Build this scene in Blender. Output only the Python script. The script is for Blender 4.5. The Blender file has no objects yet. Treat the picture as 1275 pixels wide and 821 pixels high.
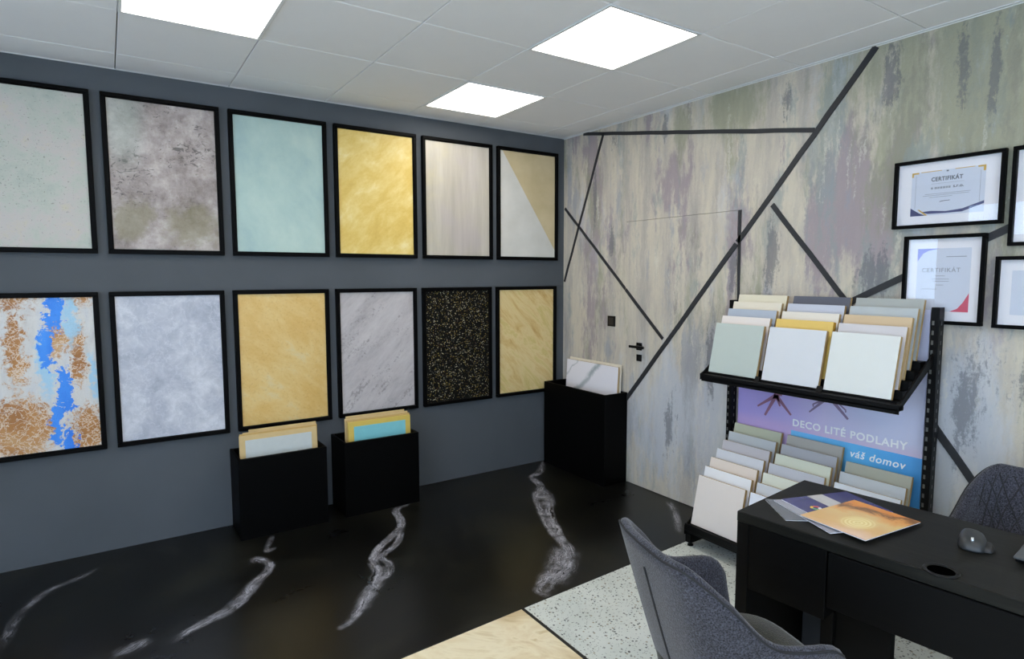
import bpy, bmesh, math, random
from mathutils import Vector, Matrix, noise as mnoise

random.seed(7)
S = bpy.context.scene
COL = S.collection
PI = math.pi

# ---------------------------------------------------------------- camera
H = 2.75                      # ceiling height
CAM = Vector((-3.2944, -4.1638, 1.5941))
yaw, pitch, roll = 0.9855, -0.0876, -0.0017
fw = Vector((math.cos(pitch) * math.cos(yaw), math.cos(pitch) * math.sin(yaw), math.sin(pitch)))
rt = Vector((math.sin(yaw), -math.cos(yaw), 0))
up = rt.cross(fw)
rt, up = (math.cos(roll) * rt + math.sin(roll) * up, -math.sin(roll) * rt + math.cos(roll) * up)
cam_data = bpy.data.cameras.new('camera')
cam = bpy.data.objects.new('camera', cam_data)
COL.objects.link(cam)
cam.matrix_world = Matrix(((rt.x, up.x, -fw.x, CAM.x), (rt.y, up.y, -fw.y, CAM.y), (rt.z, up.z, -fw.z, CAM.z), (0, 0, 0, 1)))
cam_data.sensor_fit = 'HORIZONTAL'
cam_data.sensor_width = 36
cam_data.lens = 759.62 / 1275 * 36
cam_data.clip_start = 0.02
S.camera = cam

# ---------------------------------------------------------------- world: overcast daylight outside the windows
SKY_STRENGTH = 5.2
PANEL_STRENGTH = 9.5
world = bpy.data.worlds.new('daylight')
S.world = world
world.use_nodes = True
wb = world.node_tree.nodes['Background']
wb.inputs['Color'].default_value = (0.56, 0.74, 1.0, 1)
wb.inputs['Strength'].default_value = SKY_STRENGTH

S.view_settings.view_transform = 'Standard'
S.view_settings.look = 'None'
S.view_settings.gamma = 1
S.view_settings.exposure = 0.0
try:
    S.view_settings.use_curve_mapping = False
except Exception:
    pass
try:
    S.cycles.use_denoising = True
    S.cycles.max_bounces = 8
    S.cycles.diffuse_bounces = 5
    S.cycles.transparent_max_bounces = 16
    S.cycles.sample_clamp_indirect = 8
except Exception:
    pass


# ---------------------------------------------------------------- helpers
def lin(c):
    c = c / 255.0
    return c / 12.92 if c <= 0.04045 else ((c + 0.055) / 1.055) ** 2.4


def rgb(r, g, b):
    return (lin(r), lin(g), lin(b), 1.0)


class MB:
    """collects shapes and links them as ONE mesh object"""

    def __init__(self):
        self.bm = bmesh.new()

    def box(self, x0, x1, y0, y1, z0, z1, bevel=0.0, M=None, seg=1):
        b = bmesh.new()
        bmesh.ops.create_cube(b, size=1)
        for v in b.verts:
            v.co = Vector((x0 + (v.co.x + .5) * (x1 - x0), y0 + (v.co.y + .5) * (y1 - y0), z0 + (v.co.z + .5) * (z1 - z0)))
        if bevel > 0:
            bmesh.ops.bevel(b, geom=list(b.edges), offset=bevel, segments=seg, affect='EDGES', profile=0.5)
        return self._add(b, M)

    def prism(self, pts, axis, a, b_, M=None, bevel=0.0):
        """polygon pts in the two axes other than `axis`, extruded from a to b_"""
        b = bmesh.new()

        def mk(p, t):
            if axis == 'y':
                return Vector((p[0], t, p[1]))
            if axis == 'x':
                return Vector((t, p[0], p[1]))
            return Vector((p[0], p[1], t))
        va = [b.verts.new(mk(p, a)) for p in pts]
        vb = [b.verts.new(mk(p, b_)) for p in pts]
        b.faces.new(va)
        b.faces.new(vb[::-1])
        n = len(pts)
        for i in range(n):
            b.faces.new((va[i], vb[i], vb[(i + 1) % n], va[(i + 1) % n]))
        bmesh.ops.recalc_face_normals(b, faces=b.faces)
        if bevel > 0:
            bmesh.ops.bevel(b, geom=list(b.edges), offset=bevel, segments=1, affect='EDGES', profile=0.5)
        return self._add(b, M)

    def tube(self, pts, r, n=8, closed=False, r2=None):
        b = self.bm
        pts = [Vector(p) for p in pts]
        rings = []
        m = len(pts)
        for i, p in enumerate(pts):
            if closed:
                d = pts[(i + 1) % m] - pts[i - 1]
            else:
                d = pts[min(i + 1, m - 1)] - pts[max(i - 1, 0)]
            d.normalize()
            ref = Vector((0, 0, 1)) if abs(d.z) < .9 else Vector((1, 0, 0))
            u = d.cross(ref).normalized()
            w = d.cross(u)
            rr = r if r2 is None else r + (r2 - r) * i / (m - 1)
            rings.append([b.verts.new(p + rr * (math.cos(2 * PI * k / n) * u + math.sin(2 * PI * k / n) * w)) for k in range(n)])
        rng = range(m) if closed else range(m - 1)
        for i in rng:
            A, B = rings[i], rings[(i + 1) % m]
            for k in range(n):
                b.faces.new((A[k], A[(k + 1) % n], B[(k + 1) % n], B[k]))
        if not closed:
            b.faces.new(rings[0][::-1])
            b.faces.new(rings[-1])
        return self

    def lathe(self, prof, n=32, c=(0, 0, 0)):
        b = self.bm
        rings = []
        for r, z in prof:
            if r < 1e-6:
                rings.append([b.verts.new((c[0], c[1], c[2] + z))])
            else:
                rings.append([b.verts.new((c[0] + r * math.cos(2 * PI * k / n), c[1] + r * math.sin(2 * PI * k / n), c[2] + z)) for k in range(n)])
        for A, B in zip(rings, rings[1:]):
            for k in range(n):
                q = [A[k % len(A)], A[(k + 1) % len(A)], B[(k + 1) % len(B)], B[k % len(B)]]
                q = list(dict.fromkeys(q))
                if len(q) > 2:
                    b.faces.new(q)
        return self

    def grid(self, rows, close_u=False):
        """rows: list of lists of points"""
        b = self.bm
        V = [[b.verts.new(p) for p in r] for r in rows]
        for i in range(len(V) - 1):
            m = len(V[i])
            for j in range(m if close_u else m - 1):
                b.faces.new((V[i][j], V[i][(j + 1) % m], V[i + 1][(j + 1) % m], V[i + 1][j]))
        return V

    def _add(self, b, M):
        if M is not None:
            bmesh.ops.transform(b, matrix=M, verts=b.verts)
        tmp = bpy.data.meshes.new('tmp')
        b.to_mesh(tmp)
        b.free()
        self.bm.from_mesh(tmp)
        bpy.data.meshes.remove(tmp)
        return self

    def build(self, name, material, parent=None, smooth=False, loc=None, rot=None, recalc=True):
        if recalc:
            bmesh.ops.recalc_face_normals(self.bm, faces=self.bm.faces)
        me = bpy.data.meshes.new(name)
        self.bm.to_mesh(me)
        self.bm.free()
        if smooth:
            for p in me.polygons:
                p.use_smooth = True
        me.materials.append(material)
        return link(name, me, parent, loc, rot)


def link(name, me, parent=None, loc=None, rot=None):
    o = bpy.data.objects.new(name, me)
    COL.objects.link(o)
    if parent is not None:
        o.parent = parent
    if loc is not None:
        o.location = loc
    if rot is not None:
        o.rotation_euler = rot
    return o


def tag(o, label=None, cat=None, group=None, kind=None):
    if label:
        o['label'] = label
    if cat:
        o['category'] = cat
    if group:
        o['group'] = group
    if kind:
        o['kind'] = kind
    return o


def thing(name, label, cat, loc=(0, 0, 0), rot=(0, 0, 0), group=None):
    o = bpy.data.objects.new(name, None)
    o.empty_display_size = 0.1
    COL.objects.link(o)
    o.location = loc
    o.rotation_euler = rot
    return tag(o, label, cat, group)


def text_mesh(name, body, size, material, parent, M, bold=0.0, spacing=1.0, fit=None, depth=0.0004, shear=0.0):
    cu = bpy.data.curves.new(name, 'FONT')
    cu.body = body
    cu.size = size
    cu.offset = bold
    cu.space_character = spacing
    cu.extrude = depth
    cu.shear = shear
    cu.resolution_u = 4
    tmp = bpy.data.objects.new('tmp_text', cu)
    COL.objects.link(tmp)
    dg = bpy.context.evaluated_depsgraph_get()
    me = bpy.data.meshes.new_from_object(tmp.evaluated_get(dg))
    bpy.data.objects.remove(tmp)
    bpy.data.curves.remove(cu)
    xs = [v.co.x for v in me.vertices]
    ys = [v.co.y for v in me.vertices]
    if fit:
        w, h = fit
        x0, x1 = min(xs), max(xs)
        sx = w / (x1 - x0)
        sy = sx if h is None else h
        for v in me.vertices:
            v.co.x = (v.co.x - x0) * sx
            v.co.y = v.co.y * sy
    me.transform(M)
    me.materials.clear()
    me.materials.append(material)
    me.name = name
    return link(name, me, parent)


# ---------------------------------------------------------------- material helpers
class NT:
    def __init__(self, name):
        self.m = bpy.data.materials.new(name)
        self.m.use_nodes = True
        self.t = self.m.node_tree
        self.b = self.t.nodes['Principled BSDF']
        self.out = self.t.nodes['Material Output']

    def new(self, typ, **kw):
        n = self.t.nodes.new(typ)
        for k, v in kw.items():
            setattr(n, k, v)
        return n

    def put(self, sock, v):
        if v is None:
            return
        if isinstance(v, bpy.types.NodeSocket):
            self.t.links.new(v, sock)
        elif isinstance(v, (tuple, list)) and len(v) == 3 and len(sock.default_value) == 4:
            sock.default_value = (*v, 1)
        else:
            sock.default_value = v

    def obj(self):
        return self.new('ShaderNodeTexCoord').outputs['Object']

    def pos(self):
        return self.new('ShaderNodeNewGeometry').outputs['Position']

    def mapp(self, v, scale=(1, 1, 1), loc=(0, 0, 0), rot=(0, 0, 0)):
        # rotate first, then stretch
        if any(rot):
            r = self.new('ShaderNodeMapping')
            self.put(r.inputs['Vector'], v)
            r.inputs['Rotation'].default_value = rot
            v = r.outputs[0]
        n = self.new('ShaderNodeMapping')
        self.put(n.inputs['Vector'], v)
        n.inputs['Scale'].default_value = scale
        n.inputs['Location'].default_value = loc
        return n.outputs[0]

    def noise(self, v, scale=5, detail=5, rough=.55, dist=0.0, color=False):
        n = self.new('ShaderNodeTexNoise')
        self.put(n.inputs['Vector'], v)
        n.inputs['Scale'].default_value = scale
        n.inputs['Detail'].default_value = detail
        n.inputs['Roughness'].default_value = rough
        n.inputs['Distortion'].default_value = dist
        return n.outputs['Color' if color else 'Fac']

    def voro(self, v, scale=50, feature='F1', out='Distance', rand=1.0):
        n = self.new('ShaderNodeTexVoronoi', feature=feature)
        self.put(n.inputs['Vector'], v)
        n.inputs['Scale'].default_value = scale
        n.inputs['Randomness'].default_value = rand
        return n.outputs[out]

    def ramp(self, fac, stops, interp='LINEAR'):
        n = self.new('ShaderNodeValToRGB')
        cr = n.color_ramp
        cr.interpolation = interp
        while len(cr.elements) < len(stops):
            cr.elements.new(0.5)
        for e, (p, c) in zip(cr.elements, stops):
            e.position = p
            e.color = c if len(c) == 4 else (*c, 1)
        self.put(n.inputs['Fac'], fac)
        return n.outputs['Color']

    def step(self, fac, a, b):
        """smooth 0..1 between a and b (a may be above b)"""
        n = self.new('ShaderNodeMapRange', interpolation_type='SMOOTHSTEP')
        self.put(n.inputs['Value'], fac)
        lo, hi = (a, b) if a < b else (b, a)
        n.inputs['From Min'].default_value = lo
        n.inputs['From Max'].default_value = hi
        n.inputs['To Min'].default_value = 0 if a < b else 1
        n.inputs['To Max'].default_value = 1 if a < b else 0
        return n.outputs['Result']

    def mix(self, fac, a, b, mode='MIX'):
        n = self.new('ShaderNodeMix', data_type='RGBA', blend_type=mode)
        self.put(n.inputs[0], fac)
        self.put(n.inputs[6], a)
        self.put(n.inputs[7], b)
        return n.outputs[2]

    def math(self, op, a, b=None, clamp=False):
        n = self.new('ShaderNodeMath', operation=op, use_clamp=clamp)
        self.put(n.inputs[0], a)
        self.put(n.inputs[1], b)
        return n.outputs[0]

    def xyz(self, v):
        n = self.new('ShaderNodeSeparateXYZ')
        self.put(n.inputs[0], v)
        return n.outputs

    def vadd(self, a, b, op='ADD'):
        n = self.new('ShaderNodeVectorMath', operation=op)
        self.put(n.inputs[0], a)
        self.put(n.inputs[1], b)
        return n.outputs[0]

    def vscale(self, a, s):
        n = self.new('ShaderNodeVectorMath', operation='SCALE')
        self.put(n.inputs[0], a)
        n.inputs['Scale'].default_value = s
        return n.outputs[0]

    def blob(self, v, c, r):
        """1 at c falling to 0 on an ellipsoid of radii r"""
        m = self.vadd(v, c, 'SUBTRACT')
        m = self.vadd(m, tuple(1.0 / q for q in r), 'MULTIPLY')
        n = self.new('ShaderNodeVectorMath', operation='LENGTH')
        self.put(n.inputs[0], m)
        return self.math('SUBTRACT', 1.0, n.outputs['Value'], clamp=True)

    def blobs(self, v, lst):
        acc = None
        for c, r in lst:
            q = self.blob(v, c, r)
            acc = q if acc is None else self.math('MAXIMUM', acc, q)
        return acc

    def attr(self, name):
        n = self.new('ShaderNodeAttribute', attribute_name=name)
        return n.outputs['Fac']

    def bump(self, h, strength=.3, dist=.002):
        n = self.new('ShaderNodeBump')
        self.put(n.inputs['Height'], h)
        n.inputs['Strength'].default_value = strength
        n.inputs['Distance'].default_value = dist
        self.t.links.new(n.outputs[0], self.b.inputs['Normal'])

    def done(self, color, rough=.5, metal=0.0, spec=.5):
        self.put(self.b.inputs['Base Color'], color)
        self.put(self.b.inputs['Roughness'], rough)
        self.b.inputs['Metallic'].default_value = metal
        self.b.inputs['Specular IOR Level'].default_value = spec
        return self.m


def plain(name, c, rough=.5, metal=0.0, spec=.5, var=.06, scale=30, bump=0.0):
    """a near-plain procedural material: a little noise in the colour and the gloss"""
    n = NT(name)
    v = n.obj()
    f = n.noise(v, scale, 4)
    col = n.mix(f, tuple(q * (1 - var) for q in c[:3]), tuple(min(1, q * (1 + var)) for q in c[:3]))
    if bump:
        n.bump(n.noise(v, scale * 8, 3), bump, .001)
    return n.done(col, rough, metal, spec)


def emitter(name, c, strength):
    n = NT(name)
    n.b.inputs['Base Color'].default_value = c
    n.b.inputs['Emission Color'].default_value = c
    n.b.inputs['Emission Strength'].default_value = strength
    return n.m


def glass_mat(name, tint=(1, 1, 1, 1), ior=1.5):
    n = NT(name)
    t = n.new('ShaderNodeBsdfTransparent')
    t.inputs[0].default_value = tint
    g = n.new('ShaderNodeBsdfGlossy')
    g.inputs['Roughness'].default_value = 0.01
    f = n.new('ShaderNodeFresnel')
    f.inputs['IOR'].default_value = ior
    mx = n.new('ShaderNodeMixShader')
    gm = n.new('ShaderNodeNewGeometry')          # only the outer side of the pane mirrors, never its inner faces
    n.t.links.new(n.math('MULTIPLY', f.outputs[0], n.math('SUBTRACT', 1.0, gm.outputs['Backfacing'])), mx.inputs[0])
    n.t.links.new(t.outputs[0], mx.inputs[1])
    n.t.links.new(g.outputs[0], mx.inputs[2])
    n.t.links.new(mx.outputs[0], n.out.inputs['Surface'])
    return n.m


# ---------------------------------------------------------------- plain materials
M_black = plain('black_lacquer', rgb(6, 6, 7), .45, spec=.12)
M_blackbox = plain('black_laminate', rgb(4, 4, 4), .5, spec=.06)
M_frame = plain('black_frame_profile', rgb(5, 5, 5), .45, spec=.06)
M_rack = plain('black_powder_coat', rgb(9, 9, 9), .45, spec=.15)
M_slot = plain('slot_behind_post', rgb(92, 92, 88), .6)
M_mdf = plain('bare_fibreboard', rgb(176, 146, 96), .8, var=.15, scale=60)
M_ceil = plain('ceiling_tile_white', rgb(236, 235, 234), .9, spec=.1, var=.02, scale=6, bump=.1)
M_trim = plain('white_trim', rgb(220, 220, 218), .6)
M_shell = plain('white_wall_paint', rgb(200, 200, 198), .85, spec=.1)
M_strip = plain('black_floor_strip', rgb(12, 12, 12), .5)
M_tape = plain('dark_grey_inlay', rgb(36, 37, 40), .6, var=.15, scale=12)
M_paper = plain('white_paper', rgb(232, 230, 234), .75, spec=.2, var=.02)
M_certpaper = plain('certificate_paper', rgb(205, 210, 222), .7, spec=.2, var=.02)
M_ink = plain('grey_ink', rgb(96, 100, 108), .7)
M_inklight = plain('pale_grey_ink', rgb(150, 154, 162), .7)
M_gold = plain('gold_ink', rgb(200, 160, 60), .6)
M_navyink = plain('navy_ink', rgb(60, 66, 110), .6)
M_lilacink = plain('lilac_ink', rgb(130, 135, 215), .6)
M_red = plain('crimson_ink', rgb(205, 80, 105), .6)
M_white = plain('white_print', rgb(252, 252, 254), .6, var=.01)
M_glass = glass_mat('picture_glass', ior=1.8)
M_pane = glass_mat('window_glass', (.97, .98, .98, 1))
M_lamp = emitter('lit_diffuser', (1.0, .96, .90, 1), PANEL_STRENGTH)
M_metalblack = plain('black_steel', rgb(22, 22, 22), .35, metal=.6)

# ---------------------------------------------------------------- wall paints and floors
def left_wall_mat():
    n = NT('dark_grey_wall_paint')
    v = n.pos()
    f = n.noise(n.mapp(v, (1, 1, .8)), 1.2, 5)
    col = n.ramp(f, [(.3, rgb(76, 80, 84)), (.7, rgb(85, 89, 94))])
    n.bump(n.noise(v, 160, 3), .15, .001)
    return n.done(col, .66, spec=.25)


def plaster_mat():
    n = NT('streaked_decorative_plaster')
    p = n.pos()
    warp = n.vscale(n.vadd(n.noise(p, 22, 4, .65, color=True), (.5, .5, .5), 'SUBTRACT'), .05)
    pw = n.vadd(p, warp)
    streak = n.noise(n.mapp(pw, (1, 6.0, .8)), 1.5, 6, .6)
    fine = n.noise(n.mapp(pw, (1, 30.0, 2.0)), 1.6, 5, .65)
    grit = n.noise(p, 55, 5, .72)
    scr = n.noise(n.mapp(p, (1, 3, .8), (4, 4, 4)), 16, 5, .7)
    col = n.ramp(streak, [(.30, rgb(164, 157, 149)), (.45, rgb(183, 174, 161)), (.58, rgb(200, 190, 171)), (.72, rgb(175, 168, 159))])
    col = n.mix(n.math('MULTIPLY', n.step(fine, .45, .70), .45), col, rgb(206, 196, 178))
    col = n.mix(n.math('MULTIPLY', n.step(fine, .46, .32), .28), col, rgb(160, 156, 148))

    def passage(col, c, loc, sc, lst, gain, lo, hi, amt):
        f = n.noise(n.mapp(pw, (1, sc[0], sc[1]), loc), 1.3, 6, .62)
        bl = n.blobs(p, lst) if lst else 0.0
        t = n.math('ADD', n.math('ADD', f, n.math('MULTIPLY', bl, gain)), n.math('MULTIPLY', n.math('SUBTRACT', scr, .5), .22))
        return n.mix(n.math('MULTIPLY', n.step(t, lo, hi), amt), col, c)
    W = .4
    col = passage(col, rgb(152, 139, 144), (3, 1, 5), (3.4, .8), [((0, -.38, 2.15), (W, .22, .75)), ((0, -2.42, 1.95), (W, .32, .6)), ((0, -.40, 1.30), (W, .22, .6)), ((0, -1.15, 2.2), (W, .16, .45)), ((0, -1.7, 1.85), (W, .16, .5))], .22, .55, .65, .85)
    col = passage(col, rgb(144, 149, 160), (7, 4, 1), (3.6, .7), [((0, -1.40, .65), (W, .55, .85)), ((0, -3.0, .95), (W, .5, .7)), ((0, -.56, 1.03), (W, .10, .22)), ((0, -2.0, 1.2), (W, .25, .5)), ((0, -.9, .5), (W, .25, .5))], .24, .56, .68, .62)
    col = passage(col, rgb(142, 144, 118), (2, 9, 4), (3.4, .8), [((0, -2.9, 2.40), (W, .95, .8)), ((0, -3.5, 2.1), (W, .7, .9)), ((0, -1.6, 2.62), (W, .6, .25))], .24, .52, .70, .70)
    col = passage(col, rgb(140, 150, 148), (9, 3, 6), (5.2, 1.2), [((0, -2.2, 2.35), (W, .25, .5)), ((0, -2.55, 1.55), (W, .2, .35)), ((0, -2.75, 2.0), (W, .14, .4))], .26, .58, .68, .55)
    col = passage(col, rgb(196, 198, 202), (4, 7, 2), (3.2, .7), [((0, -1.2, .55), (W, .7, .75)), ((0, -3.0, .8), (W, .6, .7)), ((0, -1.75, .5), (W, .4, .7))], .30, .55, .74, .70)
    # dark worn streaks, broken up by the scraper
    dk = n.noise(n.mapp(pw, (1, 10.0, 1.4), (5, 2, 8)), 1.4, 6, .68)
    dkb = n.blobs(p, [((0, -2.905, 2.52), (W, .05, .36)), ((0, -3.03, 2.50), (W, .045, .36)), ((0, -1.975, 1.70), (W, .085, .46)), ((0, -.60, 1.86), (W, .05, .24)),
                      ((0, -.40, 2.2), (W, .05, .42)), ((0, -2.57, 1.60), (W, .16, .22)), ((0, -2.60, 2.56), (W, .07, .30)), ((0, -1.13, 2.62), (W, .05, .22)),
                      ((0, -.62, 2.64), (W, .06, .16)), ((0, -1.72, 1.62), (W, .06, .30)), ((0, -3.25, 1.15), (W, .2, .3)), ((0, -2.05, 2.60), (W, .05, .22)),
                      ((0, -1.22, .55), (W, .09, .5)), ((0, -1.55, .95), (W, .07, .5)), ((0, -2.92, 2.12), (W, .12, .07)), ((0, -3.0, 1.0), (W, .12, .6))])
    dsum = n.math('ADD', n.math('ADD', n.math('MULTIPLY', dk, .8), n.math('MULTIPLY', dkb, .36)), n.math('ADD', n.math('MULTIPLY', n.math('SUBTRACT', grit, .5), .35), n.math('MULTIPLY', n.math('SUBTRACT', scr, .5), .45)))
    col = n.mix(n.math('MULTIPLY', n.step(dsum, .55, .68), .66), col, rgb(102, 103, 108))
    # pale scraped highlights
    sc = n.noise(n.mapp(pw, (1, 12, 1.4), (1, 6, 3)), 1.7, 6, .7)
    col = n.mix(n.math('MULTIPLY', n.step(n.math('ADD', sc, n.math('MULTIPLY', n.math('SUBTRACT', grit, .5), .3)), .59, .70), .5), col, rgb(212, 206, 190))
    n.bump(n.math('ADD', n.math('MULTIPLY', streak, 2.0), n.math('ADD', fine, grit)), .5, .004)
    return n.done(col, n.math('ADD', n.math('MULTIPLY', fine, .3), .40), spec=.35)


M_leftwall = left_wall_mat()
M_plaster = plaster_mat()


def black_floor_mat():
    n = NT('black_marbled_resin')
    p = n.pos()
    vein = n.attr('vein')
    cv = n.new('ShaderNodeCombineXYZ')
    wob = n.math('MULTIPLY', n.math('SUBTRACT', n.noise(p, 16, 3), .5), .06)
    n.put(cv.inputs[0], n.math('MULTIPLY', n.attr('vein_along'), 2.6))
    n.put(cv.inputs[1], n.math('MULTIPLY', n.math('ADD', n.attr('vein_off'), wob), 38.0))
    flow = n.noise(cv.outputs[0], 1.0, 6, .68, .5)
    flow2 = n.noise(n.mapp(cv.outputs[0], (1.3, 1.8, 1), (5, 2, 7)), 1.0, 5, .66, .4)
    patch = n.noise(p, 11, 4, .6)
    strand = n.step(n.math('ABSOLUTE', n.math('SUBTRACT', flow, .5)), .055, .0)
    strand2 = n.step(n.math('ABSOLUTE', n.math('SUBTRACT', flow2, .47)), .05, .0)
    body = n.math('MULTIPLY', n.step(vein, .10, .95), n.step(flow2, .40, .66))
    wisp = n.math('MULTIPLY', n.step(vein, .04, .55), n.math('MAXIMUM', strand, n.math('MULTIPLY', strand2, .7)))
    core = n.math('ADD', n.math('MULTIPLY', body, .55), n.math('MULTIPLY', wisp, n.step(patch, .30, .62)), clamp=True)
    cloud = n.noise(n.mapp(p, (1, 1, 1), (3, 0, 0)), 1.3, 7, .66, .8)
    base = n.ramp(cloud, [(.36, rgb(7, 7, 7)), (.52, rgb(15, 15, 12)), (.70, rgb(34, 33, 26))])
    col = n.mix(n.math('MULTIPLY', core, .7), base, rgb(200, 198, 206))
    n.bump(n.noise(p, 9, 3), .04, .004)
    return n.done(col, n.math('ADD', .2, n.math('MULTIPLY', cloud, .2)), spec=.35)


def terrazzo_mat():
    n = NT('pale_terrazzo')
    p = n.pos()
    base = n.ramp(n.noise(p, 5, 4), [(.3, rgb(196, 200, 192)), (.7, rgb(212, 214, 206))])
    cell = n.voro(p, 62, out='Color')
    d = n.voro(p, 62)
    r = n.xyz(cell)
    chip = n.math('MULTIPLY', n.step(d, .36, .28), n.step(r[0], .52, .56))
    cc = n.ramp(r[1], [(0, rgb(70, 72, 70)), (.4, rgb(120, 120, 112)), (.7, rgb(150, 140, 118)), (1, rgb(52, 54, 56))], 'CONSTANT')
    col = n.mix(chip, base, cc)
    d2 = n.voro(n.mapp(p, (1, 1, 1), (4, 4, 0)), 120)
    r2 = n.xyz(n.voro(n.mapp(p, (1, 1, 1), (4, 4, 0)), 120, out='Color'))
    col = n.mix(n.math('MULTIPLY', n.step(d2, .32, .24), n.step(r2[0], .6, .64)), col, rgb(110, 112, 108))
    return n.done(col, .35)


def beige_floor_mat():
    n = NT('beige_marbled_resin')
    p = n.pos()
    f = n.noise(n.mapp(p, (1, 2.4, 1), rot=(0, 0, .8)), 2.6, 7, .58, 1.6)
    col = n.ramp(f, [(.28, rgb(196, 172, 132)), (.45, rgb(222, 203, 166)), (.56, rgb(232, 218, 186)), (.68, rgb(206, 184, 140)), (.8, rgb(236, 226, 200))])
    return n.done(col, .3)


# ---------------------------------------------------------------- the room
X0, Y0 = -5.6, -6.6           # far ends of the room, behind the camera


def border(x):                # edge between the black floor and the two samples in front of it
    return -1.752 + .0555 * x


floor = MB().box(X0 - .2, .2, Y0 - .2, .2, -.2, -.02).build('floor', plain('concrete_slab', rgb(90, 90, 88), .9))
tag(floor, kind='structure')



def unproj(px, py, z=0.0):
    d = rt * ((px - 637.5) / 759.62) - up * ((py - 410.5) / 759.62) + fw
    t = (z - CAM.z) / d.z
    q = CAM + d * t
    return (q.x, q.y)


# veins in the black floor: pixel tracings of the photograph laid down on the ground plane, in metres
def trace(o, s, pts):
    return [unproj(o[0] + a / s, o[1] + b / s) for a, b in pts]


K = 3.036
veins = [
    (trace((400, 560), K, [(325, 208), (282, 230), (300, 265), (298, 295), (258, 335), (212, 380), (195, 425), (214, 460), (190, 515), (158, 585), (120, 640), (75, 672)]), .030, 1.0),
    (trace((400, 560), K, [(300, 290), (292, 345), (250, 385), (226, 408), (254, 430), (258, 465), (214, 505), (165, 580)]), .026, .8),
    (trace((400, 560), K, [(205, 440), (225, 470), (185, 540), (140, 620)]), .055, .55),
    (trace((400, 560), K, [(838, 50), (825, 85), (797, 105), (830, 140), (812, 178), (862, 185), (860, 225), (872, 268), (890, 300), (908, 345), (928, 385), (920, 430), (890, 470), (845, 490), (820, 530), (850, 552)]), .036, .9),
    (trace((400, 560), K, [(805, 160), (830, 235), (880, 320), (912, 345), (938, 372), (940, 412), (925, 455), (880, 505), (840, 545)]), .034, .75),
    (trace((400, 560), K, [(820, 150), (848, 180), (852, 215)]), .075, .62),
    (trace((400, 560), K, [(915, 370), (908, 440), (860, 510)]), .10, .62),
    (trace((0, 560), K, [(1028, 328), (1008, 382), (1040, 372)]), .022, .6),
    (trace((0, 560), K, [(955, 430), (962, 412), (1014, 428), (1010, 462), (950, 515), (940, 545), (890, 592), (830, 622), (760, 662), (700, 692), (660, 722)]), .032, .85),
    (trace((0, 560), K, [(985, 480), (930, 545), (850, 615), (760, 655)]), .05, .5),
    (trace((0, 560), K, [(380, 440), (290, 490), (190, 530), (110, 590), (50, 660), (10, 750)]), .035, .38),
    (trace((0, 560), K, [(575, 712), (480, 760), (430, 788)]), .06, .42),
    (trace((740, 580), 3.406, [(312, 150), (338, 190), (352, 240), (362, 285)]), .035, .5),
]


def smooth_line(pts, k=5):
    out = []
    n = len(pts)
    for i in range(n - 1):
        p0, p1, p2, p3 = (Vector(pts[max(i - 1, 0)]), Vector(pts[i]), Vector(pts[i + 1]), Vector(pts[min(i + 2, n - 1)]))
        for q in range(k):
            u = q / k
            out.append(.5 * ((2 * p1) + (p2 - p0) * u + (2 * p0 - 5 * p1 + 4 * p2 - p3) * u * u + (3 * p1 - p0 - 3 * p2 + p3) * u ** 3))
    out.append(Vector(pts[-1]))
    return out


def build_black_floor():
    nx, ny = 340, 110
    lines = []
    for q, (pts, w, st) in enumerate(veins):
        L = smooth_line(pts)
        acc, segs = 0.0, []
        for a, b_ in zip(L, L[1:]):
            d = b_ - a
            l = max(d.length, 1e-6)
            segs.append((a.x, a.y, d.x / l, d.y / l, l, acc))
            acc += l
        w *= 1.2
        lines.append((segs, w, st, acc, q, min(p.x for p in L) - w, max(p.x for p in L) + w, min(p.y for p in L) - w, max(p.y for p in L) + w))
    verts, faces, val, along, off = [], [], [], [], []
    for i in range(nx + 1):
        x = X0 + (0 - X0) * i / nx
        for j in range(ny + 1):
            y = border(x) * (1 - j / ny)
            verts.append((x, y, 0))
            m, al, of = 0.0, 0.0, 0.0
            for segs, w, st, tot, q, a, b_, c, d in lines:
                if not (a < x < b_ and c < y < d):
                    continue
                best = (9, 0, 0)
                for sx, sy, ux, uy, l, acc in segs:
                    t = max(0, min(l, (x - sx) * ux + (y - sy) * uy))
                    ex, ey = x - sx - t * ux, y - sy - t * uy
                    dd = ex * ex + ey * ey
                    if dd < best[0]:
                        best = (dd, acc + t, ex * -uy + ey * ux)
                dd = math.sqrt(best[0])
                f = st * max(0, 1 - dd / w)
                # the ends of a vein thin out
                e = min(best[1], tot - best[1]) / (.10 * tot + .02)
                f *= .35 + .65 * min(1, e)
                if f > m:
                    m, al, of = f, best[1] + q * 3.7, best[2]
            val.append(m)
            along.append(al)
            off.append(of)
    for i in range(nx):
        for j in range(ny):
            a = i * (ny + 1) + j
            faces.append((a, a + ny + 1, a + ny + 2, a + 1))
    me = bpy.data.meshes.new('black_floor_section')
    me.from_pydata(verts, [], faces)
    for nm, data in (('vein', val), ('vein_along', along), ('vein_off', off)):
        me.attributes.new(nm, 'FLOAT', 'POINT').data.foreach_set('value', data)
    me.materials.append(black_floor_mat())
    return link('black_floor_section', me, floor)


black = build_black_floor()
tag(black, 'black resin floor with white marble veins')
SX = -1.705                   # seam between the beige and the terrazzo samples
G = .008


def floor_slab(name, material, pts, label):
    o = MB().prism(pts, 'z', -.02, 0).build(name, material, floor)
    return tag(o, label)


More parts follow.
